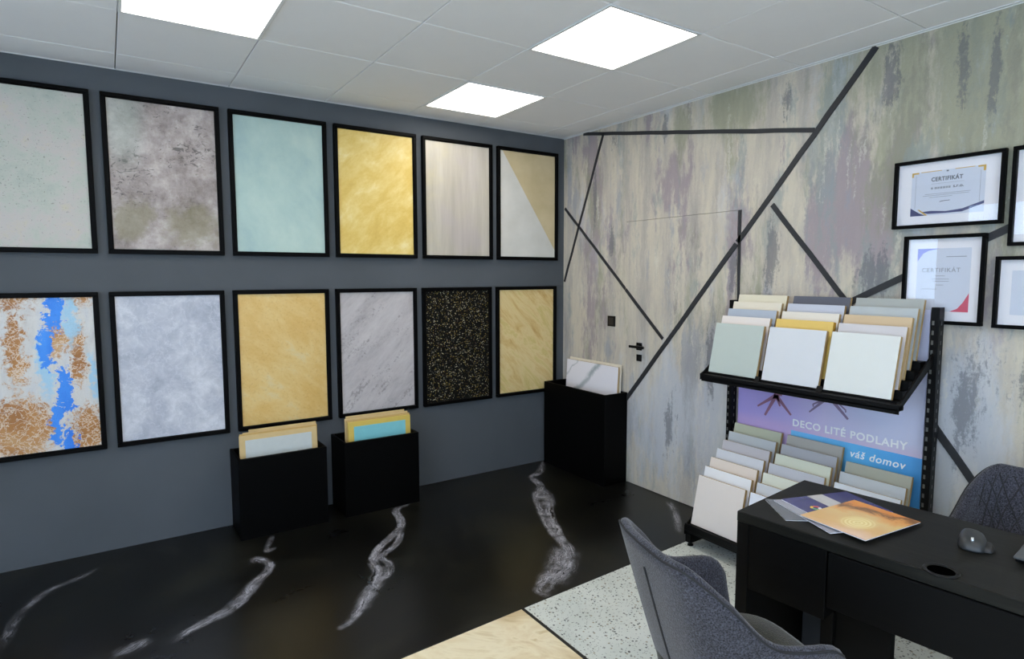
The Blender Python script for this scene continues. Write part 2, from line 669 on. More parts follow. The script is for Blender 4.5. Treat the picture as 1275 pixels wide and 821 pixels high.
floor_slab('beige_floor_section', beige_floor_mat(), [(X0, border(X0) - G), (SX - G, border(SX - G) - G), (SX - G, Y0), (X0, Y0)], 'beige marbled floor section')
floor_slab('terrazzo_floor_section', terrazzo_mat(), [(SX + G, border(SX + G) - G), (0, border(0) - G), (0, Y0), (SX + G, Y0)], 'pale speckled terrazzo floor section')
b = MB()
b.prism([(X0, border(X0) - G), (0, border(0) - G), (0, border(0)), (X0, border(X0))], 'z', -.02, .0015)
b.build('divider_strip', M_strip, floor)
b = MB()
b.prism([(SX - G, border(SX) - G), (SX + G, border(SX) - G), (SX + G, Y0), (SX - G, Y0)], 'z', -.02, .0015)
b.build('divider_strip', M_strip, floor)

# left wall (y = 0)
tag(MB().box(X0 - .2, .2, 0, .2, -.2, H + .3).build('wall_left', M_leftwall), kind='structure')

# right wall (x = 0) with the opening of the flush door
DY0, DY1, DZ = -1.742, -.762, 2.0
b = MB()
b.box(0, .2, Y0 - .2, DY0, -.2, H + .3)
b.box(0, .2, DY1, 0, -.2, H + .3)
b.box(0, .2, DY0, DY1, DZ, H + .3)
b.box(.06, .2, DY0, DY1, -.2, DZ)
wall_right = tag(b.build('wall_right', M_plaster), kind='structure')
door = tag(MB().box(-.003, .045, DY0 + .0025, DY1 - .0025, .004, DZ - .0025, .001).build('door_1', M_plaster), kind='structure')


def strip(name, p, q, w, parent, t=.006, wob=True):
    """an inlay strip on the right wall from (y,z) p to q, its edges slightly uneven"""
    p, q = Vector(p), Vector(q)
    d = (q - p).normalized()
    nrm = Vector((-d.y, d.x))
    L = (q - p).length
    k = max(2, int(L / .12))
    a, c = [], []
    for i in range(k + 1):
        m = p + d * (L * i / k)
        j = random.uniform(-.0025, .0025) if wob else 0
        a.append(m + nrm * (w / 2 + j))
        c.append(m - nrm * (w / 2 - j * .6))
    pts = [tuple(x) for x in a] + [tuple(x) for x in c[::-1]]
    x0 = -t if parent is wall_right else -t - .003
    return MB().prism(pts, 'x', x0, x0 + t).build(name, M_tape, parent)


strip('inlay_strip', (-.255, 2.742), (-2.215, 2.392), .026, wall_right)
# long diagonal: the wall part above and the door part below
A, B = Vector((-2.525, 2.742)), Vector((-.79, .648))
tcut = (DY0 - A.x) / (B.x - A.x)
Cc = A + (B - A) * tcut
strip('inlay_strip', A, Cc - (B - A).normalized() * .004, .032, wall_right)
strip('inlay_strip', Cc + (B - A).normalized() * .008, B, .032, door)
strip('inlay_strip', (-.497, 2.709), (-.016, 1.545), .020, wall_right)
A, B = Vector((-.02, 2.166)), Vector((-1.149, 1.145))
tcut = (DY1 - A.x) / (B.x - A.x)
Cc = A + (B - A) * tcut
strip('inlay_strip', A, Cc, .022, wall_right)
strip('inlay_strip', Cc + (B - A).normalized() * .008, B, .024, door)
strip('inlay_strip', (-1.757, 1.999), (-1.762, 1.30), .018, wall_right)
strip('inlay_strip', (-1.975, 2.01), (-2.46, 1.42), .028, wall_right)
strip('inlay_strip', (-2.43, 1.44), (-3.55, 2.02), .034, wall_right)
strip('inlay_strip', (-2.70, 1.11), (-3.35, .24), .036, wall_right)

hb = MB()
hb.box(-.011, -.003, -.945, -.893, 1.036, 1.096, .001)
hb.lathe([(0, 0), (.011, 0), (.011, .04), (0, .04)], 16)
handle = MB().box(-.012, -.003, -.947, -.893, 1.040, 1.096, .0015).build('rosette', M_metalblack, door)
b = MB()
b.tube([(-.01, -.92, 1.068), (-.05, -.92, 1.068)], .010, 12)
b.box(-.058, -.042, -1.005, -.858, 1.058, 1.077, .003)
b.build('door_handle', M_metalblack, door)
hb.bm.free()
key = MB().box(-.011, -.003, -.945, -.895, .958, 1.008, .0015).build('keyhole_plate', M_metalblack, door)
MB().box(-.0125, -.011, -.926, -.914, .970, .996).build('keyhole', plain('dark_slot', rgb(3, 3, 3), .9), key)

# the wall behind the camera and the end wall, both with shop windows
b = MB()
WX0, WX1, WZ0, WZ1 = -4.9, -.9, .85, 2.4
b.box(X0 - .2, WX0, Y0 - .2, Y0, -.2, H + .3)
b.box(WX1, .2, Y0 - .2, Y0, -.2, H + .3)
b.box(WX0, WX1, Y0 - .2, Y0, -.2, WZ0)
b.box(WX0, WX1, Y0 - .2, Y0, WZ1, H + .3)
tag(b.build('wall_rear', M_shell), kind='structure')
b = MB()
EW = [(-.66, -.22, .12, 2.12), (-1.75, -.86, 2.02, 2.5), (-6.2, -2.2, .12, 2.45)]
ys = [Y0 - .2, -6.2, -2.2, -1.75, -.86, -.66, -.22, .2]
for i in range(len(ys) - 1):
    y0, y1 = ys[i], ys[i + 1]
    hole = [w for w in EW if w[0] <= y0 + 1e-6 and w[1] >= y1 - 1e-6]
    if hole:
        b.box(X0 - .2, X0, y0, y1, -.2, hole[0][2])
        b.box(X0 - .2, X0, y0, y1, hole[0][3], H + .3)
    else:
        b.box(X0 - .2, X0, y0, y1, -.2, H + .3)
tag(b.build('wall_near', M_shell), kind='structure')


def window(n, axis, a0, a1, z0, z1, at, mull=0):
    fr = MB()
    t = .05
    lo, hi = at - .11, at - .05

    def bx(m, p0, p1, q0, q1, l=lo, h=hi):
        if axis == 'y':
            m.box(l, h, p0, p1, q0, q1)
        else:
            m.box(p0, p1, l, h, q0, q1)
    bx(fr, a0, a1, z0, z0 + t)
    bx(fr, a0, a1, z1 - t, z1)
    bx(fr, a0, a0 + t, z0 + t, z1 - t)
    bx(fr, a1 - t, a1, z0 + t, z1 - t)
    for k in range(mull):
        c = a0 + (a1 - a0) * (k + 1) / (mull + 1)
        bx(fr, c - .025, c + .025, z0 + t, z1 - t)
    f = tag(fr.build('window_%d' % n, M_trim), kind='structure')
    xs = [a0 + t] + sum([[a0 + (a1 - a0) * (k + 1) / (mull + 1) - .025, a0 + (a1 - a0) * (k + 1) / (mull + 1) + .025] for k in range(mull)], []) + [a1 - t]
    for k in range(0, len(xs), 2):
        g = MB()
        bx(g, xs[k], xs[k + 1], z0 + t, z1 - t, at - .083, at - .077)
        g.build('pane', M_pane, f)


window(1, 'x', WX0, WX1, WZ0, WZ1, Y0, 3)
window(2, 'y', *EW[0], X0)
window(3, 'y', *EW[1], X0)
window(4, 'y', *EW[2], X0, 3)

# ceiling: a slab above, tiles and lit panels hung in a grid
ceiling = tag(MB().box(X0 - .2, .2, Y0 - .2, .2, H + .06, H + .3).build('ceiling', plain('void_above_tiles', rgb(60, 60, 60), .9)), kind='structure')
gx = [0.0]
x = -.275
while x > X0:
    gx.append(x)
    x -= .584
gx.append(X0)
gy = [0.0]
y = -.287
while y > Y0:
    gy.append(y)
    y -= .6165
gy.append(Y0)
lit = {(2, 1), (2, 3), (5, 2), (5, 6), (8, 4), (8, 7), (2, 7), (5, 9), (8, 9)}
labels_light = {(2, 1): 'square lit ceiling panel nearest the corner above the gold framed sample',
                (2, 3): 'square lit ceiling panel over the hidden door, larger of the two at right',
                (5, 6): 'lit ceiling panel out of frame above the viewpoint', (8, 4): 'lit ceiling panel out of frame beside the end windows',
                (8, 7): 'lit ceiling panel out of frame between viewpoint and end windows', (2, 7): 'lit ceiling panel out of frame above the desk end',
                (5, 9): 'lit ceiling panel out of frame nearest the rear window', (8, 9): 'lit ceiling panel out of frame in the far rear corner',
                (5, 2): 'square lit ceiling panel cut by the top edge above the aqua framed sample'}
tile_meshes = {}
for i in range(len(gx) - 1):
    for j in range(len(gy) - 1):
        x1, x0, y1, y0 = gx[i], gx[i + 1], gy[j], gy[j + 1]
        w, d = x1 - x0, y1 - y0
        cx, cy = (x0 + x1) / 2, (y0 + y1) / 2
        if (i, j) in lit:
            t = thing('ceiling_light', labels_light.get((i, j), 'square lit ceiling panel over the desk side of the room behind the viewpoint'), 'ceiling light', (cx, cy, H - .006), group='lit ceiling panels')
            m = MB()
            f = .014
            m.box(-w / 2, w / 2, -d / 2, -d / 2 + f, 0, .03)
            m.box(-w / 2, w / 2, d / 2 - f, d / 2, 0, .03)
            m.box(-w / 2, -w / 2 + f, -d / 2 + f, d / 2 - f, 0, .03)
            m.box(w / 2 - f, w / 2, -d / 2 + f, d / 2 - f, 0, .03)
            m.build('light_frame', M_trim, t)
            MB().box(-w / 2 + f, w / 2 - f, -d / 2 + f, d / 2 - f, .006, .02).build('diffuser', M_lamp, t)
            continue
        key_ = (round(w, 3), round(d, 3))
        if key_ not in tile_meshes:
            g = .0022
            o = MB().box(-w / 2 + g, w / 2 - g, -d / 2 + g, d / 2 - g, 0, .06, .0025).build('ceiling_tile', M_ceil, ceiling)
            tile_meshes[key_] = o.data
        else:
            o = link('ceiling_tile', tile_meshes[key_], ceiling)
        o.location = (cx, cy, H + random.uniform(-.0004, .0004))
b = MB()
b.box(-.020, 0, Y0, 0, H - .004, H)
b.box(-.003, 0, Y0, 0, H - .008, H - .004)
tag(b.build('trim_1', M_trim), kind='structure')
b = MB()
b.box(X0, -.022, -.010, 0, H - .003, H)
tag(b.build('trim_2', M_trim), kind='structure')

# ---------------------------------------------------------------- framed plaster samples on the left wall
def shift(n, k):
    return n.mapp(n.obj(), (1, 1, 1), (k * 3.17, k * 1.3, k * 2.71))


def m_speckled():
    n = NT('pale_grey_speckled_plaster')
    o = n.obj(); v = shift(n, 1)
    a = n.noise(v, 3.2, 10, .7)
    col = n.ramp(a, [(.34, rgb(164, 170, 160)), (.46, rgb(180, 182, 170)), (.54, rgb(188, 180, 174)), (.64, rgb(192, 184, 156))])
    sp = n.noise(v, 95, 3, .7)
    reg = n.noise(v, 3.5, 4)
    m = n.step(n.math('ADD', sp, n.math('MULTIPLY', reg, .12)), .675, .74)
    col = n.mix(n.math('MULTIPLY', m, .6), col, rgb(90, 88, 80))
    n.bump(sp, .3, .002)
    return n.done(col, .55)


def m_weathered():
    n = NT('weathered_grey_brown_plaster')
    o = n.obj(); v = shift(n, 2)
    a = n.noise(v, 4.2, 12, .74, .15)
    col = n.ramp(a, [(.35, rgb(108, 98, 92)), (.44, rgb(144, 132, 127)), (.53, rgb(170, 158, 153)), (.64, rgb(198, 189, 183))])
    top = n.blobs(o, [((-.02, 0, 1.0), (.45, 1, .28)), ((-.2, 0, .45), (.2, 1, .25)), ((.15, 0, .62), (.25, 1, .2))])
    cr = n.noise(n.mapp(v, (1, 1, 1.6)), 22, 6, .72, 1.4)
    m = n.step(n.math('ADD', cr, n.math('MULTIPLY', top, .12)), .63, .67)
    col = n.mix(n.math('MULTIPLY', m, .7), col, rgb(60, 57, 54))
    ow = n.vadd(o, n.vscale(n.vadd(n.noise(v, 7, 6, .65, color=True), (.5, .5, .5), 'SUBTRACT'), .35))
    ol = n.blobs(ow, [((.13, 0, .17), (.2, 1, .17)), ((-.17, 0, .2), (.13, 1, .16))])
    col = n.mix(n.math('MULTIPLY', n.step(ol, .05, .65), .6), col, rgb(126, 119, 84))
    gr = n.blobs(o, [((-.2, 0, .75), (.16, 1, .4))])
    col = n.mix(n.math('MULTIPLY', n.step(gr, .1, .8), .4), col, rgb(160, 176, 162))
    n.bump(cr, .5, .003)
    return n.done(col, .5)


def m_aqua():
    n = NT('pale_aqua_plaster')
    v = shift(n, 3)
    a = n.noise(n.mapp(v, (1, 1, .7), rot=(0, .4, 0)), 2.8, 10, .66, .15)
    col = n.ramp(a, [(.3, rgb(142, 168, 172)), (.5, rgb(166, 189, 182)), (.7, rgb(182, 201, 190))])
    n.bump(n.noise(v, 30, 5), .15, .002)
    return n.done(col, .4)


def m_gold():
    n = NT('pearly_yellow_gold_plaster')
    v = shift(n, 4)
    a = n.noise(n.mapp(v, (1, 1, 1.8), rot=(0, .7, 0)), 4.2, 12, .72, .25)
    col = n.ramp(a, [(.3, rgb(204, 168, 78)), (.45, rgb(216, 184, 96)), (.56, rgb(224, 197, 118)), (.7, rgb(234, 216, 156))])
    n.bump(a, .2, .003)
    return n.done(col, .5)


def m_pearl():
    n = NT('pearl_beige_streaked_plaster')
    v = shift(n, 5)
    a = n.noise(n.mapp(v, (14, 1, 1.2)), 1.2, 6, .6)
    b2 = n.noise(v, 2.2, 4)
    col = n.ramp(a, [(.3, rgb(172, 164, 150)), (.5, rgb(184, 176, 162)), (.7, rgb(196, 189, 176))])
    col = n.mix(n.math('MULTIPLY', n.step(b2, .5, .68), .35), col, rgb(180, 168, 174))
    col = n.mix(n.math('MULTIPLY', n.step(b2, .5, .32), .45), col, rgb(206, 194, 150))
    return n.done(col, .35, metal=.1)


def m_diagonal():
    n = NT('cream_and_tan_diagonal_plaster')
    o = n.obj()
    s_ = n.xyz(o)
    v = shift(n, 6)
    # edge runs from the top left down to the lower right corner
    e = n.math('ADD', n.math('MULTIPLY', s_[0], 1.485), n.math('SUBTRACT', s_[2], .491))
    k = n.math('GREATER_THAN', e, 0.0)
    f = n.noise(v, 6, 4)
    a = n.ramp(f, [(.3, rgb(198, 195, 186)), (.7, rgb(208, 205, 197))])
    t = n.ramp(f, [(.3, rgb(188, 170, 130)), (.7, rgb(202, 184, 146))])
    return n.done(n.mix(k, a, t), .5)


def m_rust_blue():
    n = NT('rust_white_and_blue_relief_plaster')
    o = n.obj(); v = shift(n, 7)
    wob = n.vscale(n.vadd(n.noise(v, 20, 5, .7, color=True), (.5, .5, .5), 'SUBTRACT'), .16)
    ow = n.vadd(o, wob)
    f = n.noise(n.mapp(v, (5, 1, 1.2)), 1.6, 6, .62)
    col = n.ramp(f, [(.3, rgb(190, 186, 184)), (.5, rgb(214, 210, 204)), (.7, rgb(196, 198, 204))])
    rb = n.blobs(ow, [((-.10, 0, .98), (.26, 1, .34)), ((-.08, 0, .60), (.09, 1, .40)), ((.19, 0, .55), (.07, 1, .30)), ((.10, 0, .66), (.09, 1, .22)), ((.22, 0, .12), (.16, 1, .24)),
                      ((-.08, 0, .16), (.30, 1, .32)), ((.22, 0, .98), (.14, 1, .28)), ((-.26, 0, .06), (.2, 1, .2))])
    sw = n.voro(n.vadd(v, n.vscale(n.noise(v, 9, 4, .6, color=True), .25)), 26, 'DISTANCE_TO_EDGE')
    fl = n.noise(v, 24, 6, .7, 1.5)
    rm = n.step(n.math('ADD', rb, n.math('MULTIPLY', n.math('SUBTRACT', fl, .5), 1.2)), .34, .62)
    rust = n.ramp(n.noise(v, 5, 5), [(.35, rgb(160, 104, 48)), (.52, rgb(184, 128, 68)), (.68, rgb(204, 164, 116))])
    rust = n.mix(n.math('MULTIPLY', n.step(sw, .10, .02), .8), rust, rgb(226, 206, 184))
    col = n.mix(rm, col, rust)
    lb = n.blobs(ow, [((-.24, 0, .42), (.05, 1, .28)), ((.04, 0, .5), (.05, 1, .25)), ((.26, 0, .42), (.03, 1, .2)), ((.17, 0, .75), (.04, 1, .22))])
    col = n.mix(n.math('MULTIPLY', n.step(lb, .1, .6), .8), col, rgb(150, 200, 226))
    bb = n.blobs(ow, [((.085, 0, .85), (.050, 1, .24)), ((.055, 0, .60), (.052, 1, .20)), ((.12, 0, .36), (.060, 1, .22)), ((.075, 0, .18), (.045, 1, .20)), ((-.285, 0, .60), (.03, 1, .07)), ((.13, 0, .06), (.05, 1, .12)), ((.12, 0, .78), (.035, 1, .16))])
    bm = n.step(n.math('ADD', bb, n.math('MULTIPLY', n.math('SUBTRACT', fl, .5), 1.1)), .34, .42)
    col = n.mix(bm, col, n.ramp(f, [(.3, rgb(26, 112, 222)), (.7, rgb(66, 150, 240))]))
    n.bump(n.math('ADD', n.step(sw, .09, .03), fl), .5, .004)
    return n.done(col, .45)


def m_lilac_grey():
    n = NT('lilac_grey_mottled_plaster')
    v = shift(n, 8)
    a = n.noise(v, 6.5, 12, .74, .4)
    col = n.ramp(a, [(.32, rgb(160, 163, 174)), (.47, rgb(178, 180, 190)), (.56, rgb(192, 193, 200)), (.66, rgb(210, 210, 216))])
    c = n.voro(n.vadd(v, n.vscale(n.noise(v, 7, 5, .6, color=True), .35)), 9, 'DISTANCE_TO_EDGE')
    col = n.mix(n.math('MULTIPLY', n.step(c, .05, .0), .28), col, rgb(222, 222, 228))
    n.bump(a, .3, .003)
    return n.done(col, .42)


def m_ochre():
    n = NT('ochre_gold_plaster')
    v = shift(n, 9)
    a = n.noise(n.mapp(v, (1, 1, 1.8), rot=(0, -.7, 0)), 3.0, 12, .72, .2)
    col = n.ramp(a, [(.3, rgb(206, 164, 88)), (.45, rgb(214, 176, 104)), (.56, rgb(220, 188, 122)), (.68, rgb(214, 196, 148))])
    g = n.noise(v, 70, 3)
    col = n.mix(n.math('MULTIPLY', n.step(g, .56, .7), .3), col, rgb(180, 134, 66))
    n.bump(n.math('ADD', a, n.math('MULTIPLY', g, .5)), .3, .003)
    return n.done(col, .42, metal=.1)


def m_grey_cracked():
    n = NT('warm_grey_cracked_plaster')
    o = n.obj(); v = shift(n, 10)
    a = n.noise(n.mapp(v, (1, 1, 3.2), rot=(0, .8, 0)), 2.6, 12, .74, .15)
    col = n.ramp(a, [(.3, rgb(150, 143, 142)), (.5, rgb(180, 173, 172)), (.7, rgb(196, 190, 188))])
    di = n.noise(n.mapp(v, (1, 1, 5), rot=(0, .85, 0)), 2.2, 6, .65, .5)
    cr = n.noise(v, 55, 4, .7)
    m = n.step(n.math('ADD', n.math('MULTIPLY', di, .8), n.math('MULTIPLY', cr, .5)), .70, .78)
    col = n.mix(n.math('MULTIPLY', m, .5), col, rgb(104, 98, 98))
    n.bump(cr, .4, .003)
    return n.done(col, .5)


def m_flake():
    n = NT('black_flake_coating')
    v = shift(n, 11)
    c = n.xyz(n.voro(v, 140, out='Color'))
    d = n.voro(v, 140)
    m = n.math('MULTIPLY', n.step(c[0], .72, .76), n.step(d, .56, .44))
    fc = n.ramp(c[1], [(0, rgb(140, 122, 62)), (.35, rgb(84, 82, 74)), (.6, rgb(176, 168, 142)), (.8, rgb(84, 54, 36))], 'CONSTANT')
    return n.done(n.mix(m, rgb(9, 8, 6), fc), .6, spec=.12)


def m_goldmarble():
    n = NT('gold_marbled_plaster')
    v = shift(n, 12)
    a = n.noise(n.mapp(v, (1, 1, 4.0), rot=(0, -.85, 0)), 2.6, 12, .72, .6)
    col = n.ramp(a, [(.3, rgb(188, 146, 82)), (.42, rgb(210, 178, 116)), (.52, rgb(222, 198, 142)), (.6, rgb(206, 182, 112)), (.72, rgb(230, 214, 172))])
    return n.done(col, .38, metal=.1)


TOPZ, TOPB, LOWZ, LOWB = 2.6128, 1.7234, 1.5079, .6101
# columns count from the corner of the room
sam = [
    (5, 0, m_speckled, 'framed pale grey speckled plaster sample, cut by the left picture edge in upper row'),
    (4, 0, m_weathered, 'framed weathered grey-brown plaster sample with dark cracks in upper row'),
    (3, 0, m_aqua, 'framed pale aqua plaster sample in upper row'),
    (2, 0, m_gold, 'framed pearly yellow gold plaster sample in upper row'),
    (1, 0, m_pearl, 'framed pearl beige sample with faint vertical streaks in upper row'),
    (0, 0, m_diagonal, 'framed sample split diagonally into cream and tan, nearest the corner'),
    (5, 1, m_rust_blue, 'framed rust and white relief sample with a bright blue vertical streak'),
    (4, 1, m_lilac_grey, 'framed lilac grey mottled plaster sample in lower row'),
    (3, 1, m_ochre, 'framed ochre gold sample hanging above the black bin with the white board'),
    (2, 1, m_grey_cracked, 'framed warm grey sample with diagonal cracks above the turquoise board bin'),
    (1, 1, m_flake, 'framed black sample speckled with small gold and grey flakes'),
    (0, 1, m_goldmarble, 'framed gold marbled sample in lower row beside the corner'),
]
for c, row, fn, lab in sam:
    x1 = -.086 - .6477 * c - (.012 if row else 0)
    x0 = x1 - .598
    z0, z1 = (TOPB, TOPZ) if row == 0 else (LOWB, LOWZ)
    hh = z1 - z0
    t = thing('framed_plaster_sample', lab, 'framed sample', ((x0 + x1) / 2, 0, z0), group='framed samples on the dark wall')
    m = MB()
    r, dp, w2 = .023, .034, .299
    for (a0, a1, c0, c1) in [(-w2, w2, 0, r), (-w2, w2, hh - r, hh), (-w2, -w2 + r, r, hh - r), (w2 - r, w2, r, hh - r)]:
        m.box(a0, a1, -dp, 0, c0, c1, .002)
    i_ = r + .004
    for (a0, a1, c0, c1) in [(-w2 + r, w2 - r, r, i_), (-w2 + r, w2 - r, hh - i_, hh - r), (-w2 + r, -w2 + i_, i_, hh - i_), (w2 - i_, w2 - r, i_, hh - i_)]:
        m.box(a0, a1, -dp + .010, -.004, c0, c1)
    m.build('frame', M_frame, t)
    MB().box(-w2 + i_ - .002, w2 - i_ + .002, -.018, -.004, i_ - .002, hh - i_ + .002).build('plaster_panel', fn(), t)

# ---------------------------------------------------------------- black bins with sample boards
def bin_box(label, cx, cy, L, D, hh, rotz):
    """open box, long side along local x, front at local -y, back at y = 0"""
    t = thing('sample_bin', label, 'bin', (cx, cy, 0), (0, 0, rotz), 'black sample bins')
    k = .018
    MB().box(-L / 2, L / 2, -D, -D + k, 0, hh, .0012).build('front_panel', M_blackbox, t)
    MB().box(-L / 2, L / 2, -k, 0, 0, hh, .0012).build('back_panel', M_blackbox, t)
    for s_ in (-1, 1):
        a, b_ = sorted((s_ * L / 2, s_ * (L / 2 - k)))
        MB().box(a, b_, -D + k, -k, 0, hh, .0012).build('side_panel', M_blackbox, t)
    MB().box(-L / 2 + k, L / 2 - k, -D + k, -k, 0, k).build('bottom_panel', M_blackbox, t)
    return t


bin_box('black open bin below the ochre sample, holding a pale grey board', (-2.693 - 2.164) / 2, -.002, .529, .293, .50, 0)
bin_box('black open bin below the warm grey sample, holding a turquoise board', (-2.047 - 1.518) / 2, -.002, .529, .293, .502, 0)
bin_box('taller black open bin in the room corner, holding a white marbled board', -.002, -.420, .760, .232, .702, -PI / 2)


def leaning(label, x0, x1, yb, yt, top, core, face=None, inset=(.03, .03), k=.012, group='boards in the black bins', name='sample_board'):
    """a board standing in a bin on the left wall, its foot at yb and its top leaning to yt"""
    L = math.hypot(top - .02, yt - yb)
    t = thing(name, label, 'sample board', ((x0 + x1) / 2, yb, .0185), (-math.atan2(yt - yb, top - .02), 0, 0), group)
    w = x1 - x0
    MB().box(-w / 2, w / 2, 0, k, 0, L, .001).build('board', core, t)
    if face:
        MB().box(-w / 2 + inset[0], w / 2 - inset[0], -.0025, 0, .02, L - inset[1]).build('facing', face, t)
    return t


M_mdf2 = plain('pale_wood_board', rgb(204, 176, 124), .75, var=.1, scale=25)
M_mdf3 = plain('honey_wood_board', rgb(190, 158, 96), .75, var=.1, scale=25)
M_yel = plain('yellow_painted_board', rgb(206, 178, 84), .6)
M_turq = plain('turquoise_coating', rgb(122, 190, 196), .45)
M_palegrey = plain('pale_grey_coating', rgb(192, 196, 192), .5)
G1, G2 = 'boards in the bin under the ochre sample', 'boards in the bin under the warm grey sample'
leaning('pale grey faced board at the front of the left bin', -2.668, -2.200, -.225, -.205, .622, M_mdf2, M_palegrey, (.034, .03), group=G1)
leaning('plain wooden board directly behind the pale grey board in left bin', -2.662, -2.192, -.205, -.188, .628, M_mdf3, group=G1)
leaning('second plain wooden board from the back in left bin', -2.640, -2.188, -.180, -.166, .630, M_mdf2, group=G1)
leaning('tallest plain wooden board at the back of the left bin', -2.600, -2.186, -.155, -.143, .640, M_mdf2, group=G1)
leaning('turquoise faced board with yellow border at the front of middle bin', -1.990, -1.542, -.225, -.205, .615, M_yel, M_turq, (.038, .032), group=G2)
leaning('plain yellowish board directly behind the turquoise board', -1.996, -1.540, -.205, -.190, .625, M_mdf3, group=G2)
leaning('plain pale wooden board second from the back in middle bin', -2.000, -1.545, -.182, -.168, .634, M_mdf2, group=G2)
leaning('tallest pale wooden board at the back of the middle bin', -1.985, -1.560, -.158, -.146, .644, M_mdf2, group=G2)


def corner_board(label, y0, y1, xb, xt, top, core, face):
    L = math.hypot(top - .02, xt - xb)
    t = thing('sample_board', label, 'sample board', (xb, (y0 + y1) / 2, .0185), (-math.atan2(xt - xb, top - .02), 0, 0), 'boards in the corner bin')
    t.rotation_mode = 'XYZ'
    t.rotation_euler = (0, math.atan2(xt - xb, top - .02), 0)
    w = y1 - y0
    MB().box(0, .011, -w / 2, w / 2, 0, L, .001).build('board', core, t)
    if face:
        o = MB().box(-.0025, .0, -w / 2 + .002, w / 2 - .002, 0, L - .001).build('facing', face, t)
    return t


def marble_face():
    n = NT('white_marbled_coating')
    v = n.obj()
    s_ = n.xyz(v)
    w = n.noise(v, 7, 6, .6, .6)
    # value grows along the vein's normal: veins fall from the left (larger y) to the right
    e = n.math('ADD', n.math('SUBTRACT', n.math('MULTIPLY', s_[1], -.9), s_[2]), n.math('MULTIPLY', n.math('SUBTRACT', w, .5), .12))

    def band(c, wd):
        return n.step(n.math('ABSOLUTE', n.math('SUBTRACT', e, c)), wd, 0.0)
    m = n.math('MAXIMUM', n.math('MULTIPLY', band(-.79, .046), .8), n.math('MULTIPLY', band(-1.03, .018), .5))
    m = n.math('MULTIPLY', m, n.math('ADD', w, .45))
    return n.done(n.mix(m, rgb(228, 224, 228), rgb(130, 144, 146)), .35)


corner_board('white board with grey marble veins standing in the corner bin', -.762, -.138, -.110, -.062, .897, M_mdf, marble_face())
corner_board('cream backed board just behind the white marbled board', -.762, -.143, -.085, -.036, .912, plain('cream_edge_board', rgb(226, 216, 196), .6), None)

# ---------------------------------------------------------------- light switch
t = thing('light_switch', 'small square black light switch left of the hidden door', 'light switch', (0, -.614, 1.239))
MB().box(-.009, 0, -.042, .042, -.041, .041, .002).build('cover_plate', M_metalblack, t)
MB().box(-.012, -.009, -.027, .027, -.027, .027, .001).build('rocker', plain('brownish_rocker', rgb(40, 34, 30), .5), t)

# ---------------------------------------------------------------- display rack
rack = thing('display_rack', 'black steel display rack on plastered wall holding two trays of sample boards', 'display rack', (0, 0, 0))
RY0, RY1 = -2.895, -1.785     # right and left ends
RYL = -1.818                  # left end of the trays
for yc in (RY1 + .003, RY0 + .003):
    post = MB().box(-.092, -.040, yc - .018, yc + .018, 0, 1.445, .002).build('post', M_rack, rack)
    sl = MB()
    for k in range(28):
        z = .12 + k * .046
        sl.box(-.0932, -.0915, yc + .002, yc + .011, z, z + .020)
        sl.box(-.070, -.062, yc - .0187, yc - .0179, z, z + .018)
    tag(sl.build('post_slots', M_slot, post), kind='stuff')


def poster_mat():
    n = NT('printed_poster')
    p = n.pos()
    s_ = n.xyz(p)
    f = n.noise(n.mapp(p, (1, .8, 1.2)), 1.6, 4)
    g = n.math('ADD', n.step(s_[1], -1.8, -2.75), n.math('MULTIPLY', n.math('SUBTRACT', f, .5), .5))
    col = n.ramp(g, [(.0, rgb(172, 158, 222)), (.35, rgb(196, 182, 232)), (.62, rgb(216, 204, 236)), (1, rgb(212, 214, 238))])
    pinkish = n.step(s_[2], .78, .71)
    col = n.mix(n.math('MULTIPLY', pinkish, .35), col, rgb(220, 180, 214))
    band = n.math('MULTIPLY', n.math('LESS_THAN', s_[2], .708), n.math('LESS_THAN', s_[1], -2.176))
    cy = n.ramp(n.step(s_[1], -2.1, -2.9), [(0, rgb(124, 200, 252)), (.6, rgb(104, 192, 248)), (1, rgb(84, 168, 238))])
    return n.done(n.mix(band, col, cy), .35)


poster = tag(MB().box(-.050, -.042, RY0 + .040, RY1 - .034, .10, 1.43).build('poster_panel', poster_mat(), rack), 'printed lilac advertising panel with cyan band')
WX = -.0502
Mtext = Matrix(((0, 0, -1, WX), (-1, 0, 0, 0), (0, 1, 0, 0), (0, 0, 0, 1)))   # text x -> -y, text y -> z, faces -x


